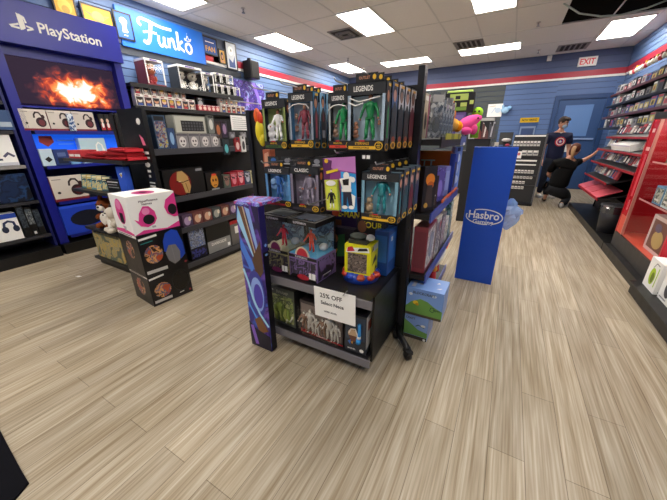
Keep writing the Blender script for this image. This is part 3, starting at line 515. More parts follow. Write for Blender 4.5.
for y, z, w, h, c, f, lab in ((2.5, 1.22, .09, .17, '#1b2830', '#58b0b8', 'small black packet with teal shape under the top row'), (2.68, 1.25, .085, .16, '#8f1f26', '#d9b9b4', 'small red packet hanging under the paper notice'), (2.78, 1.24, .075, .19, '#d8d6d2', '#3a3a3e', 'small white packet hanging under the paper notice'), (2.62, 1.4, .08, .07, '#6c6a70', '#9a98a0', 'round grey trinket packet at the notice lower left'), (2.8, 1.41, .08, .06, '#8a888c', '#b0aeb4', 'round pale trinket packet at the notice lower right')):
    wl('trinket_pack', lab, 'packet', None, y, y+w, z, z+h, -2.885, .02, m(c), F=[('e', m(f), .5, .4, .3, .28), ('r', m('#303034'), .35, .8, .65, .95)])
t = thing('helmet_pack', 'black box with red and gold armoured helmet picture', 'box', (IX-.12, 1.975, .835), P90)
carton(G(), .47, .24, .275, K, F=[('e', m('#7c1d1c', .3), .38, .47, .26, .45), ('p', m('#d6b070', .3, .4), [(.34,.9),(.46,.92),(.58,.7),(.62,.3),(.56,.06),(.46,.1),(.42,.45),(.3,.6)]), ('l', m('#3a1012'), [(.28,.55),(.44,.5),(.6,.56)], .03), ('l', m('#8a5a30'), [(.5,.45),(.54,.1)], .03), ('r', m('#f3e0b0'), .34, .53, .4, .56), ('r', m('#8d8f96'), .8, .86, .96, .95)]).build('carton', t)
wl('mask_box', 'black box with a glowing gold face picture', 'box', None, 2.235, 2.455, .835, 1.04, IX, .16, K, F=[('e', m('#c98a34', .3), .5, .5, .24, .38), ('e', m('#4a2208'), .41, .55, .06, .08), ('e', m('#4a2208'), .59, .55, .06, .08), ('r', m('#4a2208'), .4, .25, .6, .3), ('e', m('#d83e2a'), .5, .85, .16, .06), ('r', m('#9a9a9a'), .25, .02, .75, .1)])
pal = [('#4f5b52', '#8a6a60'), ('#a32233', '#d87a8a'), ('#b3243a', '#e7a0a8'), ('#35415e', '#b8bcc8'), ('#d9cf9a', '#cfc6a2'), ('#3c4640', '#b0a070'), ('#5a4630', '#c8b070')]
for i, (a, b) in enumerate(pal):
    wl('toy_box', 'small boxed toy, %s from left beside the gold face box' % ORD[i], 'box', None, 2.475+i*.115, 2.58+i*.115, .835, .985+.03*rnd.random(), IX, .12, m(a), F=[('e', m(b), .5, .45, .3, .3), ('r', busy(a, b, '#202428', scale=40), .05, .55, .95, .92)])
for i in range(7):
    a, b = rnd.choice([('#7a4540', '#e0b090'), ('#40484c', '#a8a8a0'), ('#6b5634', '#d8b86a'), ('#5a4560', '#b79ac0')])
    wl('toy_box', 'low toy box on the third island shelf, %s from left' % ORD[i], 'box', None, 1.86+i*.13, 1.98+i*.13, .5, .63, IX, .12, m(a), F=[('e', m(b), .45, .45, .32, .36), ('e', m('#e8dcc8'), .7, .6, .15, .2)])
wl('toy_box', 'bright white box at the right of the low toy boxes', 'box', None, 2.77, 3.02, .5, .64, IX, .14, WH, F=[('l', m('#c0b8a8'), [(.15,.3),(.8,.3)], .05)])
for i, c in enumerate(('#7a3a8a', '#b04a70', '#3a2f6a')):
    wl('toy_box', 'purple pink toy box, %s past the bright white box' % ORD[i], 'box', None, 3.05+i*.14, 3.17+i*.14, .5, .66, IX, .14, m(c), F=[('e', m('#e0a050'), .5, .5, .3, .3)])
wl('board_game', 'dark patterned box with pale blue figures, leftmost on the island base', 'box', None, 1.87, 2.08, .105, .5, IX+.02, .2, m('#14161e'), F=[('r', busy('#0f1220', '#5a6fa8', '#b0b8c8', '#2a2f4a', '#8a8fa0', scale=22), .05, .35, .95, .92), ('r', busy('#1a1c3a', '#3a3f8a', '#0f1020', scale=20), .05, .05, .95, .3)], R=[('r', K2, 0, 0, 1, 1)])
wl('board_game', 'black box above a grey band with white lettering on the island base', 'box', None, 2.1, 2.44, .105, .46, IX+.02, .24, m('#141512'), F=[('r', m('#8f8f8d'), 0, 0, 1, .42), ('t', W, 'DARKSIDE', .48, .3, .1, .7), ('r', WH, .84, .06, .96, .18)])
wl('board_game', 'grey box with red top and white label on the island base', 'box', None, 2.46, 2.68, .105, .42, IX+.02, .22, m('#6c6864'), F=[('r', m('#b8262c'), 0, .86, 1, 1), ('r', W, .3, .45, .75, .75)], T=[('r', m('#b8262c'), 0, 0, 1, 1)])
wl('board_game', 'dark red box past the grey red topped box', 'box', None, 2.72, 2.95, .105, .4, IX+.02, .22, m('#5a2024'), F=[('r', W, .2, .5, .8, .7)])

# ------------------------------------------------------------------ middle figure display
GX = -1.1
t = thing('figure_display', 'black double sided gondola in the middle with peg wall, sloping end and side shelves', 'shelving', (GX, 2.4, 0))
PAN = m('#0e0e10', .6)
LG(t).box(-1.82, -.5, 1.85, 1.88, .1, 1.6, PAN).build('end_panel', t)
LG(t).box(-1.12, -1.08, 1.88, 3.05, .1, 1.6, PAN).build('spine_panel', t)
LG(t).box(-1.8, -.42, 1.95, 3.02, .04, .1, K).build('base', t)
for x, zt in ((-.485, 1.76), (-1.8, 1.6)): LG(t).box(x-.018, x+.018, 1.83, 1.89, .05, zt, m('#2b2b2f', .3, .4)).build('upright', t)
LG(t).box(-1.3, -.5, 1.84, 1.86, 1.64, 1.67, m('#2b2b2f', .3, .4)).box(-1.3, -1.27, 1.84, 1.86, 1.6, 1.64, K).build('top_rail', t)
for z, y1 in ((.55, 1.32), (.145, 1.32)):
    s = LG(t).box(-1.34 if z > .3 else -1.3, -.53, y1, 1.85, z-.03, z, m('#1a1a1d', .35)).build('front_shelf', t)
    LG(t).prism([(-1.3, y1-.012, z-.045), (-1.3, y1-.012, z+.006), (-1.3, y1, z+.006), (-1.3, y1, z-.045)][::-1], (.79, 0, 0), m('#77757c', .35, .2)).build('price_rail', s)
LG(t).box(-.535, -.52, 1.38, 1.85, .09, .55, K).build('side_cheek', t)
for z, x1 in ((1.385, -.36), (.93, -.37), (.5, -.36), (.13, -.38)):
    s = LG(t).box(-1.08, x1, 1.89, 3.04, z-.035, z, m('#17171a', .4)).build('side_shelf', t); LG(t).box(x1, x1+.01, 1.89, 3.04, z-.05, z+.012, m('#3c4aa0', .35) if z != 1.385 else K2).build('price_rail', s)
    LG(t).box(-1.84, -1.12, 1.89, 3.04, z-.035, z, m('#17171a', .4)).build('side_shelf', t)
def caster(x, y, rz, lab_part='caster'):
    g = LG(t); g.M = g.M @ Matrix.Translation((x, y, 0)) @ Matrix.Rotation(rz, 4, 'Z')
    g.tube([(-.015, 0, .03), (.015, 0, .03)], .03, K, 14).box(-.02, .02, -.03, .03, .05, .075, K2).box(-.02, -.017, -.02, .02, .02, .06, K2).box(.017, .02, -.02, .02, .02, .06, K2)
    g.build('caster', t)
caster(-.36, 1.62, R(50)); caster(-.5, 1.8, R(20)); caster(-1.7, 1.9, 0); caster(-.45, 2.95, 0)
LG(t).tube([(-.36, 1.62, .075), (-.46, 1.74, .085), (-.52, 1.9, .085)], .022, K, 8).build('outrigger', t)

# art tower on the left of the end shelves
t2 = thing('display_tower', 'tall cardboard tower printed with violet and blue lightning art left of the end shelves', 'display stand', (-1.3, 1.262, 0))
ART = busy('#1f1838', '#332a86', '#4a6fd0', '#3a2a7a', '#6a4ab0', '#2a2048', scale=4, dist=.6)
tw = [('p', m('#9fd0f0', .3), [(.0,.9),(.1,.99),(.72,.66),(.6,.66)]), ('p', m('#4a7fe0', .3), [(0,.72),(.06,.8),(.55,.62),(.42,.56)]), ('p', m('#6a4a38', .4), [(.12,.99),(.3,.99),(.75,.68),(.6,.68)]), ('p', m('#c9b59a', .4), [(.3,.99),(.36,.99),(.7,.7),(.66,.7)]), ('p', m('#8fb0ec', .3), [(.42,.99),(.62,.98),(.86,.72),(.78,.7)]), ('p', m('#2b2350', .4), [(.7,1),(1,1),(1,.8)]),
  ('p', m('#5a4030', .5), [(.5,.66),(.96,.8),(.98,.6),(.7,.52)]), ('e', m('#3a3f9c', .3), .55, .42, .4, .17), ('e', m('#8aa6e8', .3), .58, .42, .3, .125), ('e', m('#4a3fae', .3), .62, .41, .21, .09), ('l', m('#a8d8f8', .3), [(.05,.58),(.2,.5),(.35,.38),(.6,.28),(.95,.2)], .018), ('l', m('#58a0f0', .3), [(.1,.34),(.4,.24),(.7,.2)], .015),
  ('p', m('#7a5030', .5), [(.3,.22),(.6,.26),(.95,.16),(.5,.12)]), ('p', m('#18142a', .5), [(.0,0),(1,0),(1,.12),(.3,.15),(0,.2)]), ('l', m('#8a62c8'), [(.15,.16),(.22,.1),(.3,.03)], .03)]
carton(G(), .185, .05, 1.03, ART, F=tw, R=[('r', m('#0e0d18', .4), 0, 0, 1, .72), ('r', m('#2c2470', .35), 0, .72, 1, 1), ('e', m('#7fb0f0'), .6, .76, .2, .01), ('e', m('#7fb0f0'), .6, .7, .25, .008)]).build('column', t2)
g = G(); g.prism([(-.095, -.03, 1.03), (.095, -.028, 1.03), (.11, .17, 1.035), (-.1, .12, 1.035)], (0, 0, .018), busy('#3a2a6a', '#7a5ad8', '#9fb8f0', '#4a3aa0', '#c84a90', scale=14)); g.build('top_flap', t2)

LEG = 'LEGENDS'
def window_pack(name, lab, x, y, z, w, h, d, back, side, suit, skin, hair, banner=None, btext=None, group=None, title=LEG, extra=None, hang=True, cord=False, fs=.62, fx=.05, rz=0, tint='#ffffff', side_art=None, acc=None):
    """boxed figure hanging on a peg: x centre, y front, z bottom"""
    t = thing(name, lab, 'figure box', (x, y + d/2, z), rz, group); a, b = w/2, d/2; g = G(); bm = m(back, .4); sm = m(side, .4)
    zt, zb = h*.83, h*.17; e = w*.09
    g.box(-a, a, b-.004, b, 0, h, sm).box(-a, -a+.003, -b, b, 0, h, sm).box(a-.003, a, -b, b, 0, h, sm).box(-a, a, -b, b, 0, .003, sm).box(-a, a, -b, b, h-.003, h, sm)
    g.box(-a, a, -b, -b+.003, zt, h, m('#26282c', .4)).box(-a, a, -b, -b+.003, 0, zb, m('#1d1d20', .4)).box(-a, -a+e, -b, -b+.003, zb, zt, bm).box(a-e, a, -b, -b+.003, zb, zt, bm)
    g.box(-a+.004, a-.004, b-.008, b-.004, zb*.6, zt, m(back, .5))
    fr = frames(w, d, h)
    if banner:
        g.art(fr['F'], [('r', m(banner), .04, .035, .78, .085)] + ([('t', K, btext, .4, .06, .028, .6)] if btext else []) + [('t', m('#d9a92c'), extra or 'MARVEL', .42, .125, .04, .7), ('e', m('#e5b52c'), .87, .09, .11, .065), ('e', K, .87, .09, .085, .05), ('l', m('#e5b52c'), [(.82,.09),(.92,.09)], .012), ('l', m('#e5b52c'), [(.84,.12),(.91,.12)], .01), ('l', m('#e5b52c'), [(.84,.06),(.91,.06)], .01), ('r', m('#c9252c'), .34, .155, .5, .175)])
    g.art(fr['R'], side_art or [('e', m('#241a1c'), .5, .83, .38, .12), ('e', m(skin), .45, .8, .24, .08), ('p', m('#2f3238'), [(.1,.12),(.1,.6),(.4,.72),(.6,.72),(.9,.6),(.9,.12)]), ('p', m(suit), [(.35,.2),(.35,.6),(.5,.68),(.65,.6),(.65,.2)]), ('e', m('#c8962a'), .5, .07, .42, .055), ('e', K, .5, .07, .3, .035), ('r', m('#e0b02c'), .3, .93, .8, .97)])
    g.art(fr['L'], [('r', m('#2a3f66'), .1, .1, .9, .9)])
    c = g.build('carton', t)
    g = G().art(fr['F'], [('t', W, title, .42, .915, .075, .5)], .0012); g.build('lettering', c)
    g = toy(G(), w*fx, .0, zb+.004, h*fs, m(suit, .35), m(skin, .5), m(hair, .6), pose=rnd.random()); 
    g.build('figure', t)
    if acc:
        g = G()
        for i, (ax, az, ar) in enumerate(acc[1:]): g.ell((ax*w, 0, az*h), ar*w, m(acc[0], .5), 8, 6); g.ell((ax*w, 0, az*h - ar*w*1.3), (ar*w*1.3, .006, ar*w*.8), m(acc[0], .5), 8, 6)
        g.build('accessory', t)
    g = G(); q = .85*w/2; n = 8; prof = [(-a+e*.6, zb), (a-e*.6, zb), (a-e*.6, zt-.02), (a-e*1.4, zt), (-a+e*1.4, zt), (-a+e*.6, zt-.02)]
    f0 = [(px_, -b-.004, pz) for px_, pz in prof]; g.poly(f0, clear(tint, gl=.08))
    g.build('bubble', t)
    if cord: G().tube([(-a*.9, -b-.01, zt-.03), (-a*.5, -b-.012, zt-.012), (0, -b-.012, zt-.008), (a*.55, -b-.012, zt-.016), (a*.75, -b-.01, zt-.035)] if cord == 1 else [(-a*.1, -b-.012, zt-.035), (-a*.5, -b-.014, zt-.045), (-a*.85, -b-.014, zt-.03), (-a*.8, -b-.014, zt-.012), (-a*.3, -b-.016, zt-.03), (a*.3, -b-.014, zt-.02), (a*.75, -b-.01, zt-.012)], .0028, WH, 6).build('security_cord', t)
    if hang:
        g = G(); g.box(-w*.28, w*.28, -b, -b+.002, h, h+.035, m('#1c1c20', .4)); g.art(((-w*.28, -b, h), (w*.56, 0, 0), (0, 0, .035)), [('t', m('#c98a6a'), 'OUTLET', .4, .5, .35, .5), ('e', m('#e5b52c'), .85, .5, .08, .3)]); g.build('hang_tab', t)
    return t
def peg(x, z, y0=1.3, y1=1.85, lab=None):
    g = LG(t); g.tube([(x, y1, z), (x, y0, z), (x, y0-.015, z+.012)], .0035, m('#c8c8cc', .3, .8), 6); return g.build('peg_hook', t)
t = [o for o in bpy.data.objects if o.name == 'figure_display'][0]
for x, z in ((-1.24, 1.65), (-1.05, 1.655), (-.74, 1.64), (-.6, 1.66), (-1.23, 1.265), (-1.03, 1.285), (-.74, 1.33), (-.53, 1.28), (-1.42, 1.6), (-.92, 1.05)): peg(x, z, 1.33 if z > 1.3 else 1.34)

window_pack('figure_box', 'green figure box with a white suited figure, leftmost in the top row', -1.235, 1.47, 1.335, .175, .275, .055, '#8a9a58', '#2a2c30', '#ffffff', '#a9643e', '#8a3a24', '#3a5a2a', 'BLACK WIDOW', acc=('#e4e4e8', (-.27, .45, .14), (-.27, .3, .13)))
window_pack('figure_box', 'blue grey figure box with a maroon figure and a man portrait on its side', -1.035, 1.46, 1.34, .165, .29, .055, '#9aa6b8', '#3a7aa8', '#8a3a4a', '#b07a60', '#2a1a18', '#e5b52c', 'KINGO', extra='ETERNALS', cord=1, acc=('#8a6a5a', (-.3, .62, .06), (-.3, .4, .07)))
SA = [('r', m('#7fb0d0'), 0, .5, .55, 1), ('e', m('#201614'), .5, .86, .3, .09), ('e', m('#a8745a'), .5, .82, .22, .075), ('p', m('#2a2a30'), [(.1,.1),(.1,.62),(.4,.74),(.62,.74),(.92,.62),(.92,.1)]), ('p', m('#8a8a92'), [(.3,.2),(.3,.34),(.8,.34),(.8,.2)]), ('p', m('#7a2a3a'), [(.42,.5),(.5,.7),(.6,.5)]), ('e', m('#e0b02c'), .5, .06, .42, .05), ('e', K, .5, .06, .28, .03)]
for k in range(2): window_pack('figure_box', ('dark figure box with a man portrait side, directly behind the maroon figure box', 'last figure box in the left peg stack behind the maroon figure')[k], -1.035, 1.53+.07*k, 1.34, .165, .29, .06, '#9aa6b8', '#3a7aa8', '#8a3a4a', '#b07a60', '#2a1a18', '#e5b52c', extra='ETERNALS', side_art=SA)
window_pack('figure_box', 'grey figure box with a green armoured figure over a red orange banner', -.762, 1.41, 1.34, .135, .262, .055, '#a8b0b4', '#2c2f34', '#1f9a58', '#2fae6a', '#1a7a48', '#d8402a', 'VENUS', extra='MARVEL', cord=1, acc=('#9a7a6a', (-.3, .5, .09), (-.3, .34, .1)), fs=.66)
window_pack('figure_box', 'large blue grey figure box with a dark green figure over a yellow banner', -.605, 1.37, 1.335, .19, .295, .06, '#a8bccf', '#2e3238', '#1d8a50', '#b87c60', '#1d1412', '#e5b52c', 'INVISIBLE FORCE', extra='ETERNALS', cord=2, acc=('#a8745a', (-.33, .42, .06), (-.33, .3, .07), (.3, .45, .04)), fs=.66)
HC = ('#1d1c24', '#2a2c34', '#3a1d1d', '#4a3428')
for k in range(4):
    SA = [('r', m(('#3c5a8a', '#c9c9cf', '#d3d3d8', '#c8c4c4')[k]), .05, .62, .95, .98), ('e', m(HC[k]), .5, .84, .36, .11), ('e', m(('#c08c78', '#8c6a5c', '#b08474', '#7a5140')[k]), .48, .8, .24, .085), ('p', m(('#26303a', '#20242c', '#2a2a2e', '#5a1c26')[k]), [(.05,.12),(.05,.58),(.35,.7),(.6,.7),(.95,.58),(.95,.12)]), ('e', m('#8a3c2a'), .5, .16, .3, .05), ('e', m('#d9a02c'), .5, .07, .42, .055), ('e', m('#6a4a12'), .5, .07, .26, .035), ('r', m('#d9a02c'), .25, .93, .8, .965)]
    window_pack('figure_box', ('figure box with long haired portrait side, %s behind the dark green figure' % ORD[k]), -.605+.002*k, 1.445+k*.095, 1.34, .19, .3, .085, '#65788c', '#2a2d33', '#26303a', '#8a5a48', '#1d1412', '#e5b52c', side_art=SA)
# second peg row
w_ = window_pack('figure_box', 'blue figure box with a dark red label, leftmost in the second row', -1.235, 1.46, .985, .2, .245, .055, '#5f9ad0', '#3c4048', '#2a64ac', '#8ab8e0', '#3a5a8a', '#a8222c', 'MARVEL', acc=('#7fa8d0', (-.25, .62, .12), (.3, .6, .05)), fs=.72, fx=-.05)
window_pack('figure_box', 'mauve grey boxed figure with an orange head, second in the second row', -1.025, 1.45, .975, .205, .27, .06, '#8a8094', '#4a4652', '#9a90a4', '#e07a44', '#e07a44', '#3a3640', 'NECA', title='CLASSIC', fs=.7, fx=.12, acc=('#8a8494', (-.25, .5, .06), (-.25, .3, .05), (0, .45, .04)))
window_pack('figure_box', 'teal figure box with a long haired teal suited figure, right of the second row', -.525, 1.38, .99, .195, .25, .06, '#7aa8bf', '#345060', '#1f8a94', '#e0a88c', '#8a4a2c', '#e5b52c', 'SERSI', extra='ETERNALS', acc=('#b0987a', (-.32, .42, .09), (-.32, .25, .11)), fs=.74, fx=.02)
for k in range(3):
    SA = [('r', m('#3a4c5c'), 0, 0, 1, 1), ('e', m('#2a1c1c'), .5, .8, .36, .12), ('e', m('#c89a88'), .5, .76, .22, .08), ('p', m(('#24505c', '#6a2430', '#2a3a5a')[k]), [(.1,.14),(.1,.5),(.4,.66),(.6,.66),(.9,.5),(.9,.14)]), ('p', m('#d8b0a0'), [(.2,.6),(.1,.8),(.3,.9)]), ('e', m('#e5b52c'), .5, .08, .4, .06), ('e', K, .5, .08, .24, .035), ('r', m('#e5b52c'), .2, .9, .8, .95)]
    window_pack('figure_box', 'teal figure box with gold emblem side, %s behind the teal suited figure' % ORD[k], -.525, 1.45+k*.11, .995, .195, .255, .09, '#41677c', '#2d4450', '#24505c', '#c89a88', '#2a1c1c', '#e5b52c', side_art=SA)
# carded figure
t4 = thing('figure_card', 'purple and blue card with black and white figure beside a yellow bubble', 'figure card', (-.735, 1.38, 1.025), R(-2), rot=(0, R(-4), 0))
carton(G(), .19, .003, .28, m('#8a3a86'), F=[('p', m('#c07ac0'), [(0,1),(1,1),(1,.72),(.3,.8)]), ('p', m('#2f9ae0'), [(.55,.75),(1,.7),(1,0),(.5,0)]), ('p', m('#5a1f5c'), [(0,1),(.3,.95),(.15,.5),(0,.5)]), ('e', m('#e2b52c'), .12, .95, .06, .04), ('l', m('#e8c62c'), [(.12,.74),(.45,.78)], .05),
  ('e', WH, .72, .67, .09, .07), ('p', WH, [(.5,.62),(.88,.66),(.84,.42),(.6,.4)]), ('p', K, [(.6,.6),(.8,.62),(.78,.5),(.62,.5)]), ('p', m('#1b1f3a'), [(.6,.4),(.84,.42),(.88,.12),(.76,.1),(.72,.3),(.68,.08),(.58,.1)]), ('r', WH, .56, .38, .86, .44), ('e', WH, .92, .6, .07, .05), ('e', WH, .63, .09, .09, .035), ('e', WH, .84, .09, .09, .035), ('p', WH, [(.86,.35),(.98,.3),(.94,.1),(.88,.14)])]).build('card', t4)
g = carton(G(), .075, .022, .16, m('#c9d43a', .4), F=[('r', m('#dfe64a'), .08, .04, .92, .78), ('e', WH, .5, .9, .4, .09)]); toy(g, 0, -.012, .012, .1, K, WH, K, WH); g.build('bubble_insert', t4, (-.042, -.013, .01))
G().box(-.081, -.003, -.03, -.002, .008, .172, clear()).build('bubble', t4)
# hanging small tags between the rows
for i, (x, c, w2) in enumerate(((-1.31, '#3c6ab0', 'blue'), (-1.2, '#8a8a92', 'grey'), (-1.11, '#b06a5a', 'red'), (-.98, '#9a9aa4', 'silver'))):
    pack('header_card', 'black header card with a %s badge between the two left rows' % w2, 'card', None, (.085, .002, .05), (x, 1.52, 1.24), 0, m('#2a2b30'), F=[('e', m(c), .55, .55, .25, .28), ('r', m('#d6d6da'), .2, .12, .8, .22)])
pack('price_card', 'tiny white price card on the panel right of the carded figures', 'card', None, (.05, .002, .025), (-.585, 1.345, 1.3), 0, K, F=[('r', WH, .1, .15, .42, .8), ('r', WH, .55, .15, .9, .8)])
# yellow flame figure and orange pack at the left edge
t5 = thing('hanging_toy', 'yellow and orange flame shaped toy hanging at the left edge of the peg wall', 'toy', (-1.4, 1.52, 1.36)); G().ell((0,0,.08), (.03,.025,.07), m('#e6d21e',.5)).ell((.015,0,.03), (.025,.02,.04), m('#d8c41a',.5)).build('body', t5); G().ell((-.012,0,.17), (.022,.02,.045), m('#e8621e',.5)).ell((.01,0,.155), (.018,.018,.04), m('#e8481e',.5)).build('flame', t5)
pack('figure_box', 'small box with pinkish orange face art hanging below the flame toy', 'box', None, (.06, .05, .13), (-1.375, 1.56, 1.2), 0, m('#a8583c'), F=[('p', m('#d8a084'), [(.1,.1),(.9,.3),(.8,.9),(.2,.8)]), ('r', m('#3a3040'), .0, 0, 1, .1)])
# lower back of the pegs
pack('figure_box', 'purple card with yellow block letters hanging low behind the yellow box', 'figure card', None, (.24, .02, .24), (-.93, 1.8, .78), 0, m('#33204e'), tilt=0, F=[('t', m('#f2d82a'), 'HE-MAN', .55, .5, .2, .85), ('t', m('#8ab02a'), 'MASTERS', .6, .78, .1, .7), ('r', m('#7a4a2a'), .0, 0, .4, .3), ('e', m('#c8502c'), .2, .5, .12, .12)])
pack('figure_box', 'green and brown carded figure below the purple lettered card', 'figure card', None, (.2, .05, .27), (-.9, 1.72, .555), 0, m('#241c2c'), F=[('p', m('#2f6a3a'), [(.3,.2),(.35,.8),(.6,.85),(.65,.25)]), ('e', m('#a8683c'), .2, .7, .15, .12), ('e', m('#8a2f2c'), .8, .5, .14, .2), ('l', m('#c88a3a'), [(.1,.1),(.3,.4)], .05)])
pack('figure_box', 'dark box with yellow FOUR lettering behind the yellow display box', 'box', None, (.2, .05, .34), (-.7, 1.74, .56), 0, m('#1b1a24'), F=[('t', m('#e6cf22'), 'FOUR', .55, .9, .12, .8), ('e', m('#7a4a30'), .2, .85, .16, .12), ('e', m('#b8404a'), .3, .6, .18, .12)])
pack('figure_box', 'deep blue box at the right back corner of the upper shelf', 'box', None, (.09, .16, .3), (-.6, 1.74, .555), 0, m('#16468c'), R=[('r', m('#2a6ab8'), .1, .3, .9, .9), ('r', m('#c8d0d8'), .3, .75, .5, .85)], F=[('r', m('#2a6ab8'), .1, .3, .9, .9)])
pack('figure_box', 'black pouch with yellow lettering at the left back of the upper shelf', 'box', None, (.2, .06, .3), (-1.14, 1.76, .6), 0, m('#17161c'), F=[('r', m('#6a2c34'), .1, .6, .5, .9), ('r', m('#3c3a58'), .55, .3, .9, .8)])

# window display boxes on the upper shelf
def display_box(lab, x0, x1, y, z, h, d, base_c, top_c, crest, floor_c, hero, rz=0, text='SUPERMAN'):
    w = x1-x0; t = thing('display_box', lab, 'box', ((x0+x1)/2, y+d/2, z), rz); a, b = w/2, d/2; hb = h*.42; bc = m(base_c, .35)
    g = G(); g.box(-a, a, -b, b, 0, hb, bc); fr = ((-a,-b,0), (w,0,0), (0,0,hb))
    g.art(fr, [('r', busy(base_c, '#3a3444', base_c, '#2a2430', scale=16), .02, .02, .98, .8), ('r', K, 0, .86, 1, .98), ('t', m('#c8c4cc'), text, .45, .92, .09, .6), ('p', K, [(0,0),(.1,.16),(.9,.16),(1,0)]), ('e', m(crest), .5, .1, .22, .12), ('r', WH, .72, .1, .95, .36)] + [('l', m('#1c1822'), [(i/6,.15),(i/6,.8)], .02) for i in range(1, 6)])
    g.art(((a,-b,0), (0,d,0), (0,0,hb)), [('r', busy('#3a3048', base_c, '#2a2430', scale=14), .05, .05, .95, .9), ('l', W, [(.3,.2),(.7,.2)], .04)])
    g.build('base', t)
    G().box(-a+.003, a-.003, -b+.003, b-.003, hb, hb+.004, m(floor_c, .6)).build('scene_floor', t)
    g = toy(G(), .01, -b*.2, hb+.004, h*.38, m(hero, .4), m(hero, .4), m('#8a1f24'), pose=1.5); g.ell((a*.6, b*.3, hb+.03), (.03, .03, .025), m('#c8ccd0')).box(-a+.01, a-.01, b-.012, b-.006, hb, h-.02, busy('#4a6a8a', '#8fb4cc', '#3a4a6a', '#6f94b4', scale=12)); g.build('diorama', t)
    g = G(); e = .009
    for sx in (-1, 1):
        g.box(sx*a-(e if sx > 0 else 0), sx*a+(0 if sx > 0 else e), b-e, b, hb, h, K)
    g.box(-a, a, -b, -b+e, h-.03, h, K).box(-a, -a+.03, -b, b, h-.006, h, K).box(a-.03, a, -b, b, h-.006, h, K).box(-a, a, b-.03, b, h-.006, h, K).box(-a, a, -b, -b+.03, h-.006, h, K).box(a-e, a, -b, b, h-.03, h, K)
    g.art(((-a,-b,h-.03), (w,0,0), (0,0,.03)), [('t', m('#c8c4cc'), text, .45, .5, .5, .6)]); g.art(((-a,-b,h), (w,0,0), (0,d,0)), [('l', m('#8f8a86'), [(.02,.03),(.98,.03),(.98,.97),(.02,.97),(.02,.03)], .03), ('r', m(top_c), .12, .2, .88, .8)])
    g.build('lid_frame', t)
    g = G(); n = 10; g.add([(math.cos(math.pi*i/n)*w*.2, -b-.002, hb+math.sin(math.pi*i/n)*.05) for i in range(n+1)], [tuple(range(n+1))], m(crest)); g.add([(math.cos(math.pi*i/n)*w*.26, -b-.001, hb+math.sin(math.pi*i/n)*.06) for i in range(n+1)], [tuple(range(n+1))], m('#c8c0a8')); g.build('crest', t)
    cl = clear(gl=.2); g = G(); g.poly([(-a,-b,hb), (a,-b,hb), (a,-b,h-.03), (-a,-b,h-.03)], cl).poly([(a,-b,hb), (a,b,hb), (a,b,h-.01), (a,-b,h-.03)], cl).poly([(-a,b,hb), (-a,-b,hb), (-a,-b,h-.03), (-a,b,h-.01)], cl); g.build('window', t)
    return t
display_box('olive window box with a red figure on the shelf beside the tower', -1.325, -1.12, 1.38, .556, .385, .2, '#8f8a60', '#5c6064', '#7a2a5a', '#a8a888', '#d83a48', R(-2))
display_box('purple based window box with a red figure and blue backdrop', -1.105, -.885, 1.365, .556, .385, .21, '#8068a0', '#5c606c', '#b82a3a', '#5aa8d0', '#ee4a34', R(-4))
# yellow edged box
t6 = thing('display_box', 'yellow edged box with dark figure window in a blue and red scalloped base', 'box', (-.7, 1.58, .553), R(4)); YB2 = m('#e6e016', .4)
carton(G(), .17, .14, .19, YB2, F=[('r', busy('#3a3430', '#7a6a60', '#241f20', '#948478', scale=28), .12, .05, .86, .72), ('p', WH, [(.05,.72),(.95,.8),(.9,.96),(.1,.88)]), ('p', m('#c8283a'), [(.1,.75),(.4,.8),(.3,.95),(.12,.9)]), ('p', K, [(.5,.8),(.9,.86),(.85,.94),(.55,.9)])],
  R=[('p', K, [(.2,.3),(.8,.4),(.7,.6),(.4,.5)]), ('p', K, [(.1,.8),(.5,.85),(.3,.95)]), ('p', K, [(.5,.05),(.9,.1),(.7,.2)]), ('r', m('#c8d0d4'), .3, .78, .9, .98)]).build('carton', t6, (0, 0, .05))
g = G(); g.cyl((0, 0, 0), .115, .05, m('#1d3fa0', .3), 24, .1); 
for i in range(10):
    a = 2*math.pi*i/10; g.ell((math.cos(a)*.1, math.sin(a)*.09, .035), (.03, .03, .022), m(('#c8402c', '#2a4ab8', '#b04a30')[i % 3], .3), 8, 6)
g.build('scalloped_base', t6)
G().box(-.07, .05, -.05, .05, .24, .262, m('#3a3c34')).ell((-.02, 0, .275), (.06, .04, .02), m('#565a50')).ell((.05, .01, .27), (.03, .03, .02), WH).build('topper', t6)
# lower shelf
t7 = thing('figure_box', 'grey window box with a mossy green plant creature on lower left shelf', 'box', (-1.19, 1.44, .15), R(-3)); a, b, h = .105, .07, .275
carton(G(), .21, .14, .29, m('#4c5048', .4), F=[('r', busy('#4c5240', '#7f8c50', '#3a4034', '#a4aa74', scale=18), .05, .08, .95, .8), ('t', m('#9a9a88'), 'SWAMP', .5, .88, .08, .6), ('e', m('#c8c8c0'), .09, .9, .03, .02)], R=[('r', m('#26282a'), 0, 0, 1, 1)], T=[('r', m('#55584e'), .1, .2, .6, .5)]).build('carton', t7)
g = G(); r2 = random.Random(3)
for i in range(7): x = -.06+.02*i; g.tube([(x, -.075, .03), (x+.02*math.sin(i), -.085, .09), (x-.01, -.08, .15+.02*math.sin(2*i))], [.01, .014, .006], m(('#7a8a3a', '#4f5f2a', '#99a050')[i % 3], .7), 6)
g.ell((-.03, -.08, .14), (.035, .02, .035), m('#7f8f3c', .7)); g.tube([(.03, -.08, .03), (.05, -.088, .07), (.07, -.08, .05), (.085, -.078, .09)], .008, m('#c8c8b4', .5), 6); g.build('creature', t7)
t8 = thing('figure_box', 'wide clear box of pale silver figures with a dark red edge on lower shelf', 'box', (-.875, 1.42, .15), R(-2))
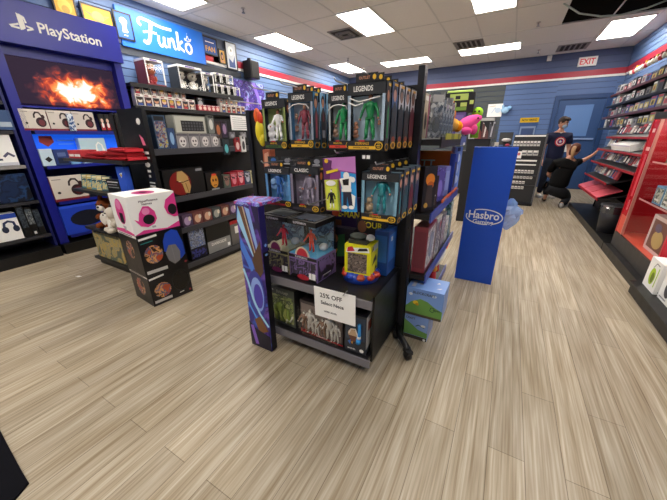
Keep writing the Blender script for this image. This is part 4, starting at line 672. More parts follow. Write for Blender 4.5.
carton(G(), .33, .12, .25, m('#3a3234', .4), F=[('r', m('#7a6c66'), .03, .08, .97, .92), ('p', m('#a8222a'), [(0,0),(1,0),(1,.05),(.6,.06),(.4,.1),(0,.12)]), ('t', WH, 'LEGACY', .5, .05, .06, .5)]).build('carton', t8)
g = G()
for i in range(6): toy(g, -.125+i*.05, -.072, .028, .15+.03*math.sin(i*2), m('#c9c5be' if i % 3 else '#8c6a58', .3, .3), m('#d8d4cc'), m('#9c9890'), pose=math.sin(i)+1)
g.build('figures', t8); G().poly([(-.155,-.1,.02), (.155,-.1,.02), (.155,-.1,.22), (-.155,-.1,.22)], clear(gl=.25)).build('window', t8)
t9 = thing('figure_box', 'black box with brown haired figure and blue handle at lower shelf right end', 'box', (-.625, 1.405, .15), R(3))
carton(G(), .14, .12, .27, m('#2c2f36', .4), F=[('r', m('#3c4654'), .05, .35, .95, .95), ('e', m('#c8a884'), .38, .5, .22, .12), ('l', m('#e6dccc'), [(.2,.5),(.3,.62),(.5,.64),(.6,.5)], .03), ('p', m('#6a4030'), [(.2,.45),(.6,.45),(.5,.3),(.3,.3)]), ('p', m('#3a6ab8'), [(.15,.28),(.3,.34),(.28,.2)]), ('p', m('#d89a3c'), [(.3,.28),(.4,.3),(.38,.22)]), ('t', W, 'MARVEL', .35, .1, .04, .4), ('e', W, .82, .1, .1, .05)], R=[('r', m('#c9c7c2'), 0, .15, 1, 1), ('r', m('#9a4a3c'), .2, .6, .8, .85)]).build('carton', t9)
G().tube([(.028, -.075, .1), (.034, -.08, .16), (.03, -.075, .225)], .011, m('#2a8ad0', .3), 8).tube([(.026, -.075, .09), (.03, -.078, .12)], .016, m('#2a8ad0', .3), 8).tube([(.03, -.078, .128), (.032, -.079, .146)], .0125, WH, 8).build('handle', t9)
pack('small_card', 'dark blue card with gold spot behind the blue handle box', 'card', None, (.13, .02, .2), (-.61, 1.6, .15), 0, m('#1b2b4c'), F=[('e', m('#d89a2c'), .4, .8, .12, .1)])
# sale sign
t10 = thing('sale_sign', 'white handwritten 25% OFF card taped on the upper shelf edge', 'sign', (-.738, 1.298, .375), rot=(R(0), R(-1), 0)); carton(G(), .275, .003, .2, WH).build('card', t10)
INK = m('#2b2b2e'); fr = frames(.275, .003, .2)['F']
G().art(fr, [('t', INK, '25% OFF', .42, .76, .15, .56), ('t', m('#3a3a40'), 'Select Neca', .45, .52, .12, .62), ('t', m('#4a4a50'), 'while stock', .4, .24, .07, .36)]).build('lettering', t10)
G().tube([(.06, -.004, .185), (.09, -.006, .225)], .002, m('#8a8a8a'), 5).build('twist_tie', t10)

# ------------------------------------------------------------------ right hand side of the middle display
SX = -.375
def gp(lab, y0, y1, z, h, c, art, xf=SX, d=.1, name='toy_box', cat='box', L=None, tilt=0, turn=0):
    o = wl(name, lab, cat, None, y0, y1, z, z+h, xf, d, m(c, .35) if isinstance(c, str) else c, F=art, L=L or [], tilt=tilt)
    o.rotation_euler.z -= R(turn); return o
SIL = busy('#6c6e70', '#a4a29c', '#5c5e60', '#d4d2cc', '#8e8c84', scale=55, kind='cell')
for i in range(5):
    y = 1.93+i*.1
    t = thing('blister_pack', 'clear grey blister packet on the top side shelf, %s from the near end' % ORD[i], 'packet', (SX-.04, y+.045, 1.39), P90+R(-42))
    carton(G(), .09, .012, .25 - .02*(i % 3), SIL, F=[('r', m(('#c9c4bc', '#8b9298', '#b8a8b8', '#7a7a80', '#a8889a')[i]), .1, .8, .9, .95), ('e', m('#5b5a50'), .5, .3, .3, .18)]).build('card', t)
    G().box(-.035, .035, -.04, -.006, .01, .17, clear(gl=.3)).build('bubble', t)
for i, (y, c, lab) in enumerate(((1.99, '#b8c0c4', 'pale'), (2.12, '#8a6a70', 'pinkish'), (2.24, '#c2b6a0', 'beige'), (2.36, '#9a5a78', 'mauve'))):
    pack('toy_packet', '%s small packet standing behind the clear blisters on the top side shelf' % lab, 'packet', None, (.1, .04, .28), (-.56, y, 1.39), P90, m(c), F=[('e', m('#3a3a40'), .5, .4, .3, .2), ('r', W, .1, .85, .9, .95)])
pack('shelf_label', 'yellow green label strip along the top side shelf edge', 'label', None, (.62, .003, .035), (-.347, 2.3, 1.382), P90, m('#b8b32a'), F=[('r', m('#7a8020'), .3, 0, .5, 1), ('r', m('#6e741c'), .75, 0, .9, 1)])
pack('shelf_label', 'blue grey label card hanging at the far end of the top side shelf', 'label', None, (.3, .003, .07), (-.346, 2.8, 1.33), P90, m('#5c68a8'), F=[('r', WH, .5, .0, .9, .3)])
t = thing('plush_toy', 'orange yellow plush animal on the top side shelf', 'plush toy', (-.42, 2.55, 1.43), R(50)); OR = m('#ee8a1e', .95, spec=.1)
g = G().ell((0, 0, .05), (.07, .06, .05), m('#eeaa3c', .95)).ell((-.03, 0, .12), (.055, .05, .05), OR, 14, 9).ell((.05, -.02, .04), (.035, .04, .04), OR); g.build('body', t)
G().ell((-.055, 0, .165), (.022, .015, .035), OR).build('ear', t); G().ell((-.005, 0, .175), (.022, .015, .04), OR).build('ear', t)
t = thing('plush_toy', 'bright pink plush dolphin like toy on the top side shelf', 'plush toy', (-.33, 2.8, 1.4), R(25)); PI = m('#f0559a', .95, spec=.1)
g = G().tube([(-.07, .0, .04), (-.05, 0, .06), (-.01, 0, .085), (.03, 0, .115), (.07, 0, .135), (.1, -.01, .14)], [.02, .05, .06, .05, .032, .012], PI, 14); g.build('body', t)
G().ell((-.02, -.05, .04), (.045, .025, .03), m('#e0488c', .95)).build('fin', t); G().ell((.04, -.04, .05), (.03, .02, .04), m('#e0488c', .95)).build('fin', t); G().ell((.06, -.04, .135), .007, K).build('eye', t)
t = thing('plush_toy', 'round lime green plush behind the pink plush', 'plush toy', (-.29, 3.0, 1.385)); G().ell((0, 0, .2), (.045, .04, .045), m('#9ad02c', .95)).tube([(0, 0, 0), (0, 0, .18)], .035, m('#8abf28', .95), 10).build('body', t); G().ell((-.015, -.037, .21), .008, K).build('eye', t); G().ell((.015, -.037, .21), .008, K).build('eye', t)
GN = m('#b8cf6a', .4)
pack('toy_box', 'purple box under the black and green backpack like toy', 'box', None, (.16, .12, .2), (-.45, 2.98, 1.39), 0, m('#5b4e8c'), F=[('r', m('#6f62a8'), .1, .1, .9, .9)])
t = thing('toy_case', 'black and light green block patterned toy case on top of purple box', 'toy', (-.45, 3.0, 1.59), R(4)); carton(G(), .25, .14, .15, K, F=[('r', GN, .22, .62, .8, .95), ('r', K2, .4, .68, .55, .85), ('r', GN, .25, .3, .78, .5), ('r', m('#6f9a3c'), .25, .1, .78, .28), ('r', K, .45, .3, .58, .5), ('r', GN, .02, .5, .15, .75), ('r', GN, .86, .4, .98, .6)], T=[('r', GN, .2, .1, .8, .9)]).build('body', t)
G().tube([(-.1, 0, .15), (-.1, 0, .17), (.1, 0, .17), (.1, 0, .15)], .008, GN, 6).build('handle', t)
pack('toy_box', 'cream and orange box left of the toy case', 'box', None, (.16, .1, .24), (-.66, 2.5, 1.39), R(10), m('#c9b48a'), F=[('r', m('#e08a3c'), .5, .7, 1, 1), ('e', m('#7a9a4a'), .3, .5, .2, .2)])
gp('white label box at the far end of the top side shelf', 2.68, 2.8, 1.39, .08, '#c8c8d0', [('r', m('#5c5c68'), .1, .2, .9, .6)], xf=-.36, d=.04)

# first side shelf
gp('dark figure packet with orange flame head, nearest on the first side shelf', 1.93, 2.03, .935, .29, '#2a2220', [('e', m('#ee8a1e', .4), .5, .72, .35, .13), ('e', m('#c8601c'), .55, .6, .25, .08), ('p', m('#4a3a34'), [(.2,.1),(.3,.6),(.7,.6),(.8,.1)]), ('e', m('#d9a84a'), .3, .15, .15, .06)], d=.05, turn=38, xf=-.4)
gp('brown figure packet second on the first side shelf', 2.04, 2.13, .935, .22, '#3c2a26', [('p', m('#8a7a6a'), [(.2,.1),(.4,.8),(.7,.8),(.8,.1)]), ('e', m('#6a5a54'), .5, .82, .2, .1), ('l', m('#a8a29a'), [(.2,.3),(.8,.4)], .05)], d=.05, turn=34, xf=-.4)
BP = busy('#3c3a86', '#5b58b0', '#2a2866', '#7a78c8', scale=14)
gp('violet window box with pink figure on the first side shelf', 2.17, 2.42, .935, .25, BP, [('r', m('#4f4ca0', .3), .06, .1, .94, .9), ('e', m('#d88aa0'), .35, .7, .12, .12), ('p', m('#c8a0b0'), [(.2,.1),(.28,.6),(.45,.6),(.5,.1)]), ('e', m('#8a7ad0'), .7, .4, .15, .25)], xf=-.42, d=.09, turn=16, L=[('r', m('#2a2450'), 0, 0, 1, 1)])
gp('pale violet window box right of the pink figure one', 2.45, 2.66, .935, .24, m('#7a84c4', .3), [('e', m('#d8c8a0'), .4, .6, .14, .2), ('p', m('#c8b890'), [(.3,.1),(.36,.5),(.5,.5),(.55,.1)]), ('r', m('#98a4dc'), .65, .2, .92, .85)], xf=-.42, d=.09, turn=16)
pack('toy_box', 'large orange box facing the camera behind the violet window boxes', 'box', None, (.4, .07, .35), (-.62, 2.76, .935), 0, m('#e87424', .4), F=[('r', m('#2a2420'), 0, 0, .2, 1), ('t', m('#e8e0d0'), 'TT', .55, .7, .2, .3), ('e', m('#b8501a'), .7, .4, .15, .2)])
gp('deep blue box with dark figure past the violet boxes', 2.7, 2.86, .935, .33, '#2f44a8', [('r', m('#3a3230'), .15, .15, .6, .8), ('e', m('#7a6050'), .36, .7, .15, .08), ('l', m('#5a6ac0'), [(.7,.2),(.9,.8)], .04)], xf=-.375, d=.04)
gp('long clear blister with pale blue parts at the far end of first side shelf', 2.9, 3.0, .935, .38, m('#8098d8', .25), [('e', m('#c9d4ea', .2), .5, .75, .3, .1), ('e', m('#a8b8e0', .2), .45, .5, .3, .12), ('e', m('#c9d4ea', .2), .5, .25, .35, .1), ('r', m('#2a3a7a'), .3, .9, .7, .98)], xf=-.385, d=.04, turn=30)
pack('shelf_label', 'orange label strip on the first side shelf edge at its far half', 'label', None, (.7, .012, .022), (-.366, 2.6, .942), P90, m('#d8642a'), F=[('r', m('#8a9ab8'), .1, .2, .25, .8), ('r', m('#a83c28'), .5, .1, .62, .9)])
# second side shelf
t = thing('figure_box', 'dark maroon box with silver figure on its large face, nearest on second side shelf', 'box', (-.42, 2.06, .505), P90)
carton(G(), .27, .09, .33, m('#8a3844', .35), F=[('r', busy('#a89c94', '#e0dad2', '#7c6c66', '#c0b8ae', scale=12), .05, .08, .95, .93), ('e', m('#d0ccc4', .2, .3), .5, .55, .28, .3), ('l', W, [(.1,.86),(.8,.95)], .02)], L=[('t', m('#c8b8b4'), 'X', .5, .35, .12), ('r', m('#7a3440'), .1, .1, .9, .9)]).build('carton', t)
gp('white topped box with red and white art second on the second side shelf', 2.23, 2.42, .505, .32, '#c9c4bc', [('r', busy('#9a3038', '#d8d4cc', '#56565e', '#8a7e86', scale=14), .05, .1, .95, .88), ('p', m('#b82a34'), [(.5,.6),(.9,.8),(.7,.9)])], d=.12, L=[('r', m('#a8a4a0'), 0, 0, 1, 1), ('l', K2, [(.2,.8),(.8,.9)], .02)])
gp('grey and red box third on the second side shelf', 2.45, 2.62, .505, .3, '#6a666c', [('r', busy('#4a4650', '#9a96a0', '#7a3a44', '#c8c4cc', scale=16), .05, .1, .95, .9)], d=.12)
gp('white and black box fourth on the second side shelf', 2.65, 2.8, .505, .22, '#d4d2cc', [('e', K2, .5, .5, .2, .2), ('e', m('#d4d2cc'), .52, .52, .1, .1)], d=.12)
gp('green and blue blister packet at the far end of the second side shelf', 2.84, 2.98, .505, .34, busy('#2c5a4c', '#5a8ca8', '#1c3c40', '#8ab0b8', scale=18), [('r', m('#b8c8c8', .2), .2, .6, .8, .9)], d=.05)
# bottom
pack('block_game_box', 'upper light blue and green box with a yellow bee on the low side stack', 'box', None, (.25, .21, .215), (-.335, 1.95, .205), 0, m('#7aa0e0', .35), F=[('p', m('#6a9a4a'), [(0,.08),(0,.3),(.15,.5),(.4,.66),(.6,.6),(.8,.45),(1,.36),(1,.08)]), ('r', m('#4a4034'), 0, 0, 1, .09), ('e', m('#c8daf0'), .75, .85, .07, .05), ('e', m('#e8eef8'), .12, .78, .05, .05), ('t', m('#4a4c60'), 'BLOCKCRAFT', .48, .86, .09, .6), ('e', m('#e8c42c'), .27, .5, .07, .07), ('e', m('#b88a1c'), .32, .45, .05, .05), ('l', m('#2a4a34'), [(.68,.34),(.7,.44),(.78,.44),(.8,.34),(.75,.28),(.68,.32)], .02), ('t', m('#2a4a34'), 'open', .86, .36, .08, .2)],
     T=[('e', W, .3, .4, .06, .04), ('p', W, [(.7,.6),(.8,.65),(.75,.75)]), ('r', m('#c8c6ce'), .1, .1, .2, .5), ('p', W, [(.75,.25),(.85,.25),(.9,.35)])])
pack('block_game_box', 'lower light blue and green box on the floor under the bee box', 'box', None, (.17, .2, .204), (-.375, 1.955, 0), 0, m('#86a4dc', .35), F=[('p', m('#6a9c52'), [(0,.15),(0,.75),(.3,.6),(.6,.42),(1,.35),(1,.15)]), ('r', m('#3c3530'), 0, 0, 1, .14), ('t', m('#4a4c60'), 'CRAFT', .25, .84, .09, .4), ('l', m('#2a5a4a'), [(.5,.55),(.6,.62),(.85,.55)], .03), ('e', W, .8, .62, .1, .05), ('e', W, .9, .06, .06, .05)])
t = thing('toy_blaster', 'white toy blaster with orange tip and red grip on the lowest side shelf', 'toy', (-.42, 2.62, .135)); g = G(); WB = m('#dcdad4', .4)
g.tube([(.03, .18, .26), (.02, .05, .24), (0, -.1, .2)], [.03, .045, .04], WB, 10); g.build('body', t); G().tube([(.035, .2, .27), (.04, .28, .29)], .028, m('#f2582a', .4), 10).build('muzzle', t); G().tube([(0, -.08, .18), (.01, -.12, .03)], [.03, .035], m('#c2202c', .4), 8).tube([(.01, .0, .2), (.02, .0, .1)], .025, m('#c2202c', .4), 8).build('grip', t); G().ell((.02, -.14, .18), .03, m('#e89a2c', .5)).build('stock', t)
gp('dark box with grey art behind the toy blaster', 2.3, 2.9, .135, .25, '#23232a', [('r', busy('#2a2a30', '#5a5660', '#3c2c30', scale=14), .05, .1, .95, .9)], xf=-.5, d=.1)

# blue end panel
t = thing('blue_end_panel', 'tall bright blue end panel with white oval lettering beside the middle display', 'display panel', (-.105, 3.09, 0))
HB = m('#0f4fc4', .4); carton(G(), .345, .05, 1.31, HB).build('panel', t, bevel=.002)
fr = ((-.1725, -.0255, .55), (.345, 0, 0), (0, 0, .24)); 
arc = lambda a0, a1, ru, rv, cu=.5, cv=.55: [(cu+ru*math.cos(R(a)), cv+rv*math.sin(R(a))) for a in range(a0, a1+1, 12)]
G().art(fr, [('l', WH, arc(-60, 120, .46, .3), .04), ('l', WH, arc(165, 290, .44, .3), .04), ('t', WH, 'Hasbro', .5, .62, .31, .76), ('t', WH, 'Gaming', .5, .32, .23, .54)]).build('lettering', t)
rb = random.Random(5); g = G(); vs = []; nu, nv = 12, 9
BAGM = m('#8fb4ea', .18); BAGM.node_tree.nodes['Principled BSDF'].inputs['Alpha'].default_value = .55
for j in range(nv+1):
    for i in range(nu):
        a = 2*math.pi*i/nu; q = math.sin(math.pi*(j+.4)/(nv+.8)); r = 1+rb.uniform(-.25, .25); vs.append((.1+q*.1*r*math.cos(a), q*.06*r*math.sin(a), .02+.3*j/nv))
g.add(vs, [(j*nu+i, j*nu+(i+1) % nu, (j+1)*nu+(i+1) % nu, (j+1)*nu+i) for j in range(nv) for i in range(nu)], BAGM)
t = thing('plastic_bag', 'crumpled pale blue plastic bag hanging at the right side of the blue panel', 'bag', (.0, 3.16, .54)); g.build('bag_body', t)

# ------------------------------------------------------------------ back of the shop
t = thing('card_rack', 'black floor rack with rows of white cards in front of the back door', 'rack', (.33, 7.55, 0)); 
G().box(-.28, .28, -.02, .1, .04, 1.42, m('#26272a', .5)).build('panel', t); G().box(-.27, .27, -.14, .14, 0, .04, K).build('base', t); G().box(.265, .29, -.05, .12, 0, 1.43, m('#5a5a5e', .4)).build('side_rail', t)
for z in (.42, .62, 1.02): G().box(-.27, .26, -.05, -.02, z-.02, z, m('#3a3a3e')).build('ledge', t)
G().box(-.27, .26, -.03, -.021, 1.38, 1.41, WH).build('header_strip', t); G().box(-.27, .2, -.03, -.021, .9, .93, WH).build('header_strip', t); G().box(-.27, .2, -.03, -.021, .82, .845, WH).build('header_strip', t)
for row, (z, n, w, h) in enumerate(((1.2, 9, .05, .1), (1.0, 4, .09, .12), (.66, 8, .05, .07), (.55, 8, .05, .06), (.44, 6, .05, .06), (.33, 6, .05, .06))):
    names = ('top', 'second', 'third', 'fourth', 'fifth', 'lowest')
    src = None
    for i in range(n):
        x = .33-.25+ (w+.009)*i + (.2 if row == 1 else 0)
        if x > .55: break
        if src is None: src = pack('gift_card', 'white card packet in the %s card row of the black rack' % names[row], 'card', 'cards in the %s row of the black rack' % names[row], (w, .004, h), (x, 7.51, z), 0, m('#c9c7c2'), F=[('r', m('#6b6b70'), .1, .35, .9, .6), ('r', WH, .1, .7, .8, .9)])
        else: c = src.copy(); COL.objects.link(c); c.location.x = x
pack('notice_card', 'white notice with pink mark stuck on the black card rack', 'notice', None, (.1, .003, .14), (.19, 7.5, .96), 0, WH, F=[('e', m('#e07a70'), .5, .6, .25, .2)])
t = thing('checkout_counter', 'black checkout counter behind the card rack', 'counter', (-.5, 8.6, 0)); G().box(-1.2, .95, -.3, .3, 0, 1.02, m('#1c1d20', .5)).build('body', t); G().box(-1.22, .97, -.33, .33, 1.02, 1.06, m('#2e3036', .35)).build('worktop', t)
t = thing('cash_register', 'black checkout terminal with white paper on the counter', 'register', (-.12, 8.5, 1.06)); G().box(-.16, .16, -.12, .12, 0, .12, K).build('body', t); G().prism([(-.14, .02, .14), (.14, .02, .14), (.14, .08, .42), (-.14, .08, .42)], (0, .02, 0), K2).build('screen', t); G().box(-.03, .03, 0, .06, .1, .2, K).build('stand', t); G().ell((.02, -.1, .25), (.1, .05, .04), m('#c8c4c4', .5)).build('paper', t); G().ell((.06, -.12, .14), (.05, .03, .03), m('#b8405a')).build('ribbon', t)
for i in range(4): pack('counter_item', ('red and dark packet', 'pink packet', 'grey packet', 'white packet')[i]+' on the left part of the counter', 'packet', None, (.09, .08, .2), (-.62+.11*i, 8.4, 1.06), 0, m(('#8a2430', '#c06a80', '#5a5a62', '#cfcdc8')[i]), F=[('r', K2, .1, .3, .9, .6)])
t = thing('sign_stand', 'blue framed counter sign with yellow header strip', 'sign', (.28, 8.5, 1.06)); G().box(-.17, .17, -.01, .01, .1, .72, m('#3c5f9c', .4)).build('frame', t); G().art(((-.15,-.011,.12), (.3,0,0), (0,0,.42)), [('r', m('#8aa4cc'), 0, .05, 1, 1), ('r', m('#40588c'), .1, .4, .9, .9), ('r', WH, .1, .1, .9, .25)]).build('sheet', t)
s = G().box(-.18, .18, -.02, .01, .62, .72, m('#f0c818', .4)).build('header', t); G().art(((-.18,-.0205,.62), (.36,0,0), (0,0,.1)), [('t', K2, 'NOW HIRING', .5, .5, .45, .8)]).build('lettering', s); G().box(-.1, .1, -.06, .06, 0, .02, K).box(-.01, .01, -.01, .01, .02, .12, K).build('stand', t)
t = thing('magazine_rack', 'tall dark rack of comics between the plush toys and the back wall', 'rack', (-.42, 5.6, 0)); G().box(-.2, .14, -.12, .12, 0, 1.62, K2).build('body', t); G().box(-.22, .14, -.14, .14, 1.62, 1.66, m('#c9c7c4')).build('top', t)
for i, (c, f, lab) in enumerate((('#b8b8b4', '#7f9a5a', 'pale comic with green mark leaning on the dark rack'), ('#7a2a24', '#c86a4a', 'red brown comic leaning on the dark rack'), ('#5a3030', '#d8d0c8', 'dark red comic with white stripes on the dark rack'), ('#3c3c44', '#a8a8b0', 'grey comic at the right of the dark rack'))):
    pack('comic', lab, 'comic', None, (.09, .01, .26), (-.56+.095*i, 5.45, 1.36), R(20), m(c), tilt=R(-12), F=[('p', m(f), [(.2,.1),(.5,.9),(.7,.85),(.45,.1)]), ('r', m(f), .1, .85, .9, .95)])
wl_ = pack('poster', 'white poster with pale drawing on the back wall above the counter', 'poster', None, (.38, .01, .34), (-.56, YB-.03, 1.92), 0, WH, F=[('l', m('#a8c4dc'), [(.3,.3),(.5,.7),(.7,.3)], .05), ('e', m('#c8d8e8'), .7, .5, .2, .2), ('l', m('#c8b89a'), [(.1,.8),(.5,.85)], .04)])
t = thing('plush_toy', 'pale blue plush pinned beside the white poster', 'plush toy', (-.3, YB-.1, 1.98)); G().ell((0, 0, .1), (.1, .06, .09), m('#9cc4e4', .95)).ell((.1, -.01, .16), (.06, .04, .05), m('#8ab8e0', .95)).build('body', t); G().ell((-.06, 0, .2), (.03, .02, .05), m('#9cc4e4', .95)).build('ear', t)
# ------------------------------------------------------------------ right side: red glass case
t = thing('glass_case', 'red lined glass display case with black base on the right wall', 'display case', (1.72, 4.2, 0))
RD = m('#b80f22', .35); RD2 = m('#c8162c', .3)
LG(t).box(1.27, 2.12, 3.57, 4.86, 0, .1, K).build('plinth', t); LG(t).box(1.34, 2.12, 3.57, 4.86, .1, .27, m('#33302e', .5)).build('base', t)
LG(t).box(2.08, 2.11, 3.6, 4.83, .27, 1.56, RD).build('back_panel', t); LG(t).box(1.34, 2.11, 3.57, 3.6, .27, 1.56, RD2).build('side_panel', t); LG(t).box(1.34, 2.11, 4.83, 4.86, .27, 1.56, RD).build('side_panel', t)
LG(t).box(1.34, 2.11, 3.57, 4.86, 1.56, 1.62, K2).build('top', t); LG(t).box(1.36, 2.08, 3.6, 4.83, .27, .275, m('#d4503c', .4)).build('floor_panel', t)
LG(t).box(1.5, 1.56, 3.7, 4.75, 1.545, 1.558, m('#fff4ea', .5, emis=9)).build('added_strip_light', t)  # unseen glowing strip, added to brighten the red interior
g = LG(t).box(1.345, 1.36, 4.64, 4.82, .28, 1.55, m('#c01426', .2)); s = g.build('printed_door', t)
fr = ((1.3445, 4.82, .28), (0, -.18, 0), (0, 0, 1.27)); LG(t).art(fr, [('r', m('#e0a0a0'), .15, .9, .55, .93), ('r', m('#e0a0a0'), .1, .75, .7, .78), ('r', m('#d03040'), .3, .35, .65, .72), ('e', m('#d8707a'), .5, .27, .14, .05), ('e', m('#c01426'), .5, .27, .1, .035), ('r', m('#d2523e'), .0, 0, 1, .17)]).build('lettering', s)
LG(t).poly([(1.35, 3.61, .28), (1.35, 3.61, 1.55), (1.35, 4.63, 1.55), (1.35, 4.63, .28)], clear(gl=.1, graze=.2)).build('glass_door', t); LG(t).box(1.335, 1.36, 4.62, 4.64, .28, 1.55, m('#c88a80', .3, .4)).build('door_rail', t)
for z in (.72, 1.12): LG(t).box(1.38, 2.07, 3.61, 4.6, z, z+.008, clear('#e8d0d0', gl=.1, graze=.2)).build('glass_shelf', t); LG(t).box(1.375, 1.38, 3.61, 4.6, z-.004, z+.012, m('#d08a8a', .3)).build('shelf_edge', t)
CT = [(3.7, .22, 1.13, .14, '#5a6a44'), (3.95, .2, 1.13, .12, '#6a7a5a'), (4.18, .18, 1.13, .1, '#7a6a4a'), (3.68, .2, .73, .24, '#9ab8c8'), (3.91, .2, .73, .22, '#c8d8dc'), (4.13, .2, .73, .18, '#5a8ab0')]
for i, (y, w, z, h, c) in enumerate(CT):
    wr('collectible_box', ('%s box on the %s glass shelf of the red case, %s from near side' % (('olive', 'green', 'brown', 'pale blue', 'white blue', 'mid blue')[i], ('upper', 'lower')[i > 2], ORD[i % 3])), 'box', None, y, y+w, z, z+h, 1.4, .2, m(c), F=[('r', busy(c, '#2c3a34', '#b8b8a8', scale=14), .08, .1, .92, .9), ('r', W, .2, .2, .7, .3)])
wr('framed_box', 'white framed box with yellowish picture standing on the case floor', 'box', None, 3.72, 4.2, .28, .64, 1.42, .1, m('#d0b8b4'), F=[('r', m('#6a3a30'), .1, .1, .9, .9), ('e', m('#b89a5a'), .5, .4, .25, .25), ('e', m('#5a4a6a'), .4, .7, .15, .12)], R=[('r', m('#c8b0b0'), 0, 0, 1, 1)])
# near base and white headset boxes
t = thing('low_platform', 'low black platform at the right photo edge', 'platform', (1.7, 2.9, 0)); LG(t).box(1.22, 2.12, 2.2, 3.55, 0, .1, m('#1d1c1c', .5)).build('plinth', t); LG(t).box(1.2, 2.12, 2.18, 3.56, .1, .115, K).build('deck', t)
HG = m('#a8c818', .4)
hb = [('e', HG, .5, .45, .22, .28), ('e', m('#6a8018'), .55, .42, .12, .18), ('l', m('#8a8a8a'), [(.4,.72),(.55,.9),(.8,.88)], .03), ('l', HG, [(.85,.2),(.85,.8)], .05)]
cb = [('e', m('#3c3a44', .4), .22, .4, .1, .24), ('e', m('#5a5866'), .2, .42, .05, .14), ('l', m('#77757e'), [(.22,.62),(.3,.85),(.42,.86)], .05), ('e', m('#4a4854'), .5, .35, .1, .24), ('e', m('#3a3844'), .78, .35, .1, .22), ('r', m('#8a8890'), .05, .06, .3, .1)]
pack('headset_box', 'white headset box with green ear cup picture beside the red case', 'box', None, (.5, .24, .27), (1.53, 3.4, .117), 0, WH, F=cb, L=hb, T=[('e', m('#4a3a3a'), .4, .5, .1, .3)])
pack('headset_box', 'white headset box nearer the camera on the low platform', 'box', None, (.5, .24, .26), (1.55, 3.13, .117), 0, WH, F=cb, L=[('e', m('#3c3a44'), .5, .45, .22, .28), ('r', m('#8a8890'), .1, .08, .6, .12), ('l', m('#77757e'), [(.3,.7),(.5,.9)], .04)])
pack('headset_box', 'white headset box nearest the camera at the right photo edge', 'box', None, (.5, .24, .26), (1.55, 2.86, .117), 0, WH, F=cb, L=[('e', m('#55535e'), .5, .45, .22, .28), ('l', m('#77757e'), [(.3,.7),(.5,.9)], .04)])

# slanted shelf rack further along the right wall
t = thing('slanted_rack', 'black rack with red lipped slanted shelves along the right wall', 'rack', (1.7, 6.3, 0))
LG(t).box(1.27, 2.12, 4.88, 7.7, 0, .1, K).build('plinth', t); LG(t).box(1.98, 2.02, 4.9, 7.7, .1, 1.4, K2).build('back_panel', t)
PKP = m('#d85a68', .4); RL = m('#9c1a28', .4)
zs = [(.48, 5.85, 7.4, 1.3), (.72, 5.85, 7.4, 1.34), (.95, 5.0, 7.4, 1.38), (1.16, 5.0, 7.4, 1.42), (1.36, 5.0, 7.4, 1.5)]
for k, (z, y0, y1, x0) in enumerate(zs):
    s = LG(t).prism([(x0, y0, z-.02), (x0, y0, z), (2.0, y0, z+.2), (2.0, y0, z+.18)], (0, y1-y0, 0), m('#1b1b1e', .45)).build('slanted_shelf', t)
    LG(t).box(x0-.012, x0, y0, y1, z-.014, z+.014, RL).build('red_lip', s)
for i in range(3): LG(t).prism([(1.29, 5.88+i*.51, .5), (1.29, 6.36+i*.51, .5), (1.56, 6.36+i*.51, .62), (1.56, 5.88+i*.51, .62)], (0, 0, .012), PKP).build('pink_tray', t)
LG(t).box(1.62, 1.98, 5.0, 7.4, .1, .44, K).build('lower_cabinet', t)
for y in (5.84, 7.42): LG(t).prism([(1.6, y, .1), (1.98, y, .1), (1.98, y, 1.55), (1.7, y, 1.36)], (0, .02, 0), K2).build('end_cheek', t)
rr = random.Random(11); cc = [('#8a8c90', 'grey'), ('#c8c6c2', 'white'), ('#4a4c56', 'dark grey'), ('#a8404a', 'red'), ('#5a6a9a', 'blue'), ('#b8aca0', 'beige'), ('#2c2c34', 'black')]
rows = ('lowest', 'second', 'third', 'fourth', 'top')
for k, (z, y0, y1, x0) in enumerate(zs):
    y = y0+.06; i = 0
    while y < y1-.14:
        if not (k == 0) and not (k == 3 and 5.6 < y < 6.75):
            c, nm = rr.choice(cc); h = rr.uniform(.1, .16); w = rr.uniform(.09, .13); xx = x0+.1
            wr('game_case', '%s case on the %s slanted shelf, %s from the near end' % (nm, rows[k], ORD[i]), 'game case', None, y, y+w, z+.034+.02, z+.05+h, xx, .03, m(c), tilt=R(-14), F=[('r', m(rr.choice(['#d8d4ce', '#3a3a44', '#9a8a80', '#b03a44'])), .12, .15, .88, .7), ('r', m(rr.choice(['#e8e6e0', '#c8303a', '#7a7a84'])), .1, .8, .9, .93)])
        y += .145; i += 1
pack('white_box', 'long white box on the fourth slanted shelf', 'box', None, (.95, .22, .09), (1.56, 6.2, 1.212), -P90, WH, F=[('r', m('#dcd8e8'), 0, .75, 1, 1)], tilt=R(19))  # pale violet band paints a glow along the top of the front
t = thing('waste_bin', 'dark waste bin with clear liner beside the red case', 'bin', (1.42, 5.45, .1)); G().tube([(0,0,0), (0,0,.38)], [.12, .15], m('#25252a', .45), 24).build('body', t); g = G()
n = 24; g.add([((.152+.012*(k % 2)*s)*math.cos(2*math.pi*k/n), (.152+.012*(k % 2)*s)*math.sin(2*math.pi*k/n), z) for z, s in ((.385, 0), (.35, 1), (.28, 1)) for k in range(n)], [(j*n+k, j*n+(k+1) % n, (j+1)*n+(k+1) % n, (j+1)*n+k) for j in range(2) for k in range(n)], clear('#b8bcc0', gl=.4)); g.build('liner', t)
G().tube([(math.cos(a)*.152, math.sin(a)*.152, .385) for a in [2*math.pi*k/24 for k in range(25)]], .007, m('#4a4a50', .3), 6).build('rim', t)

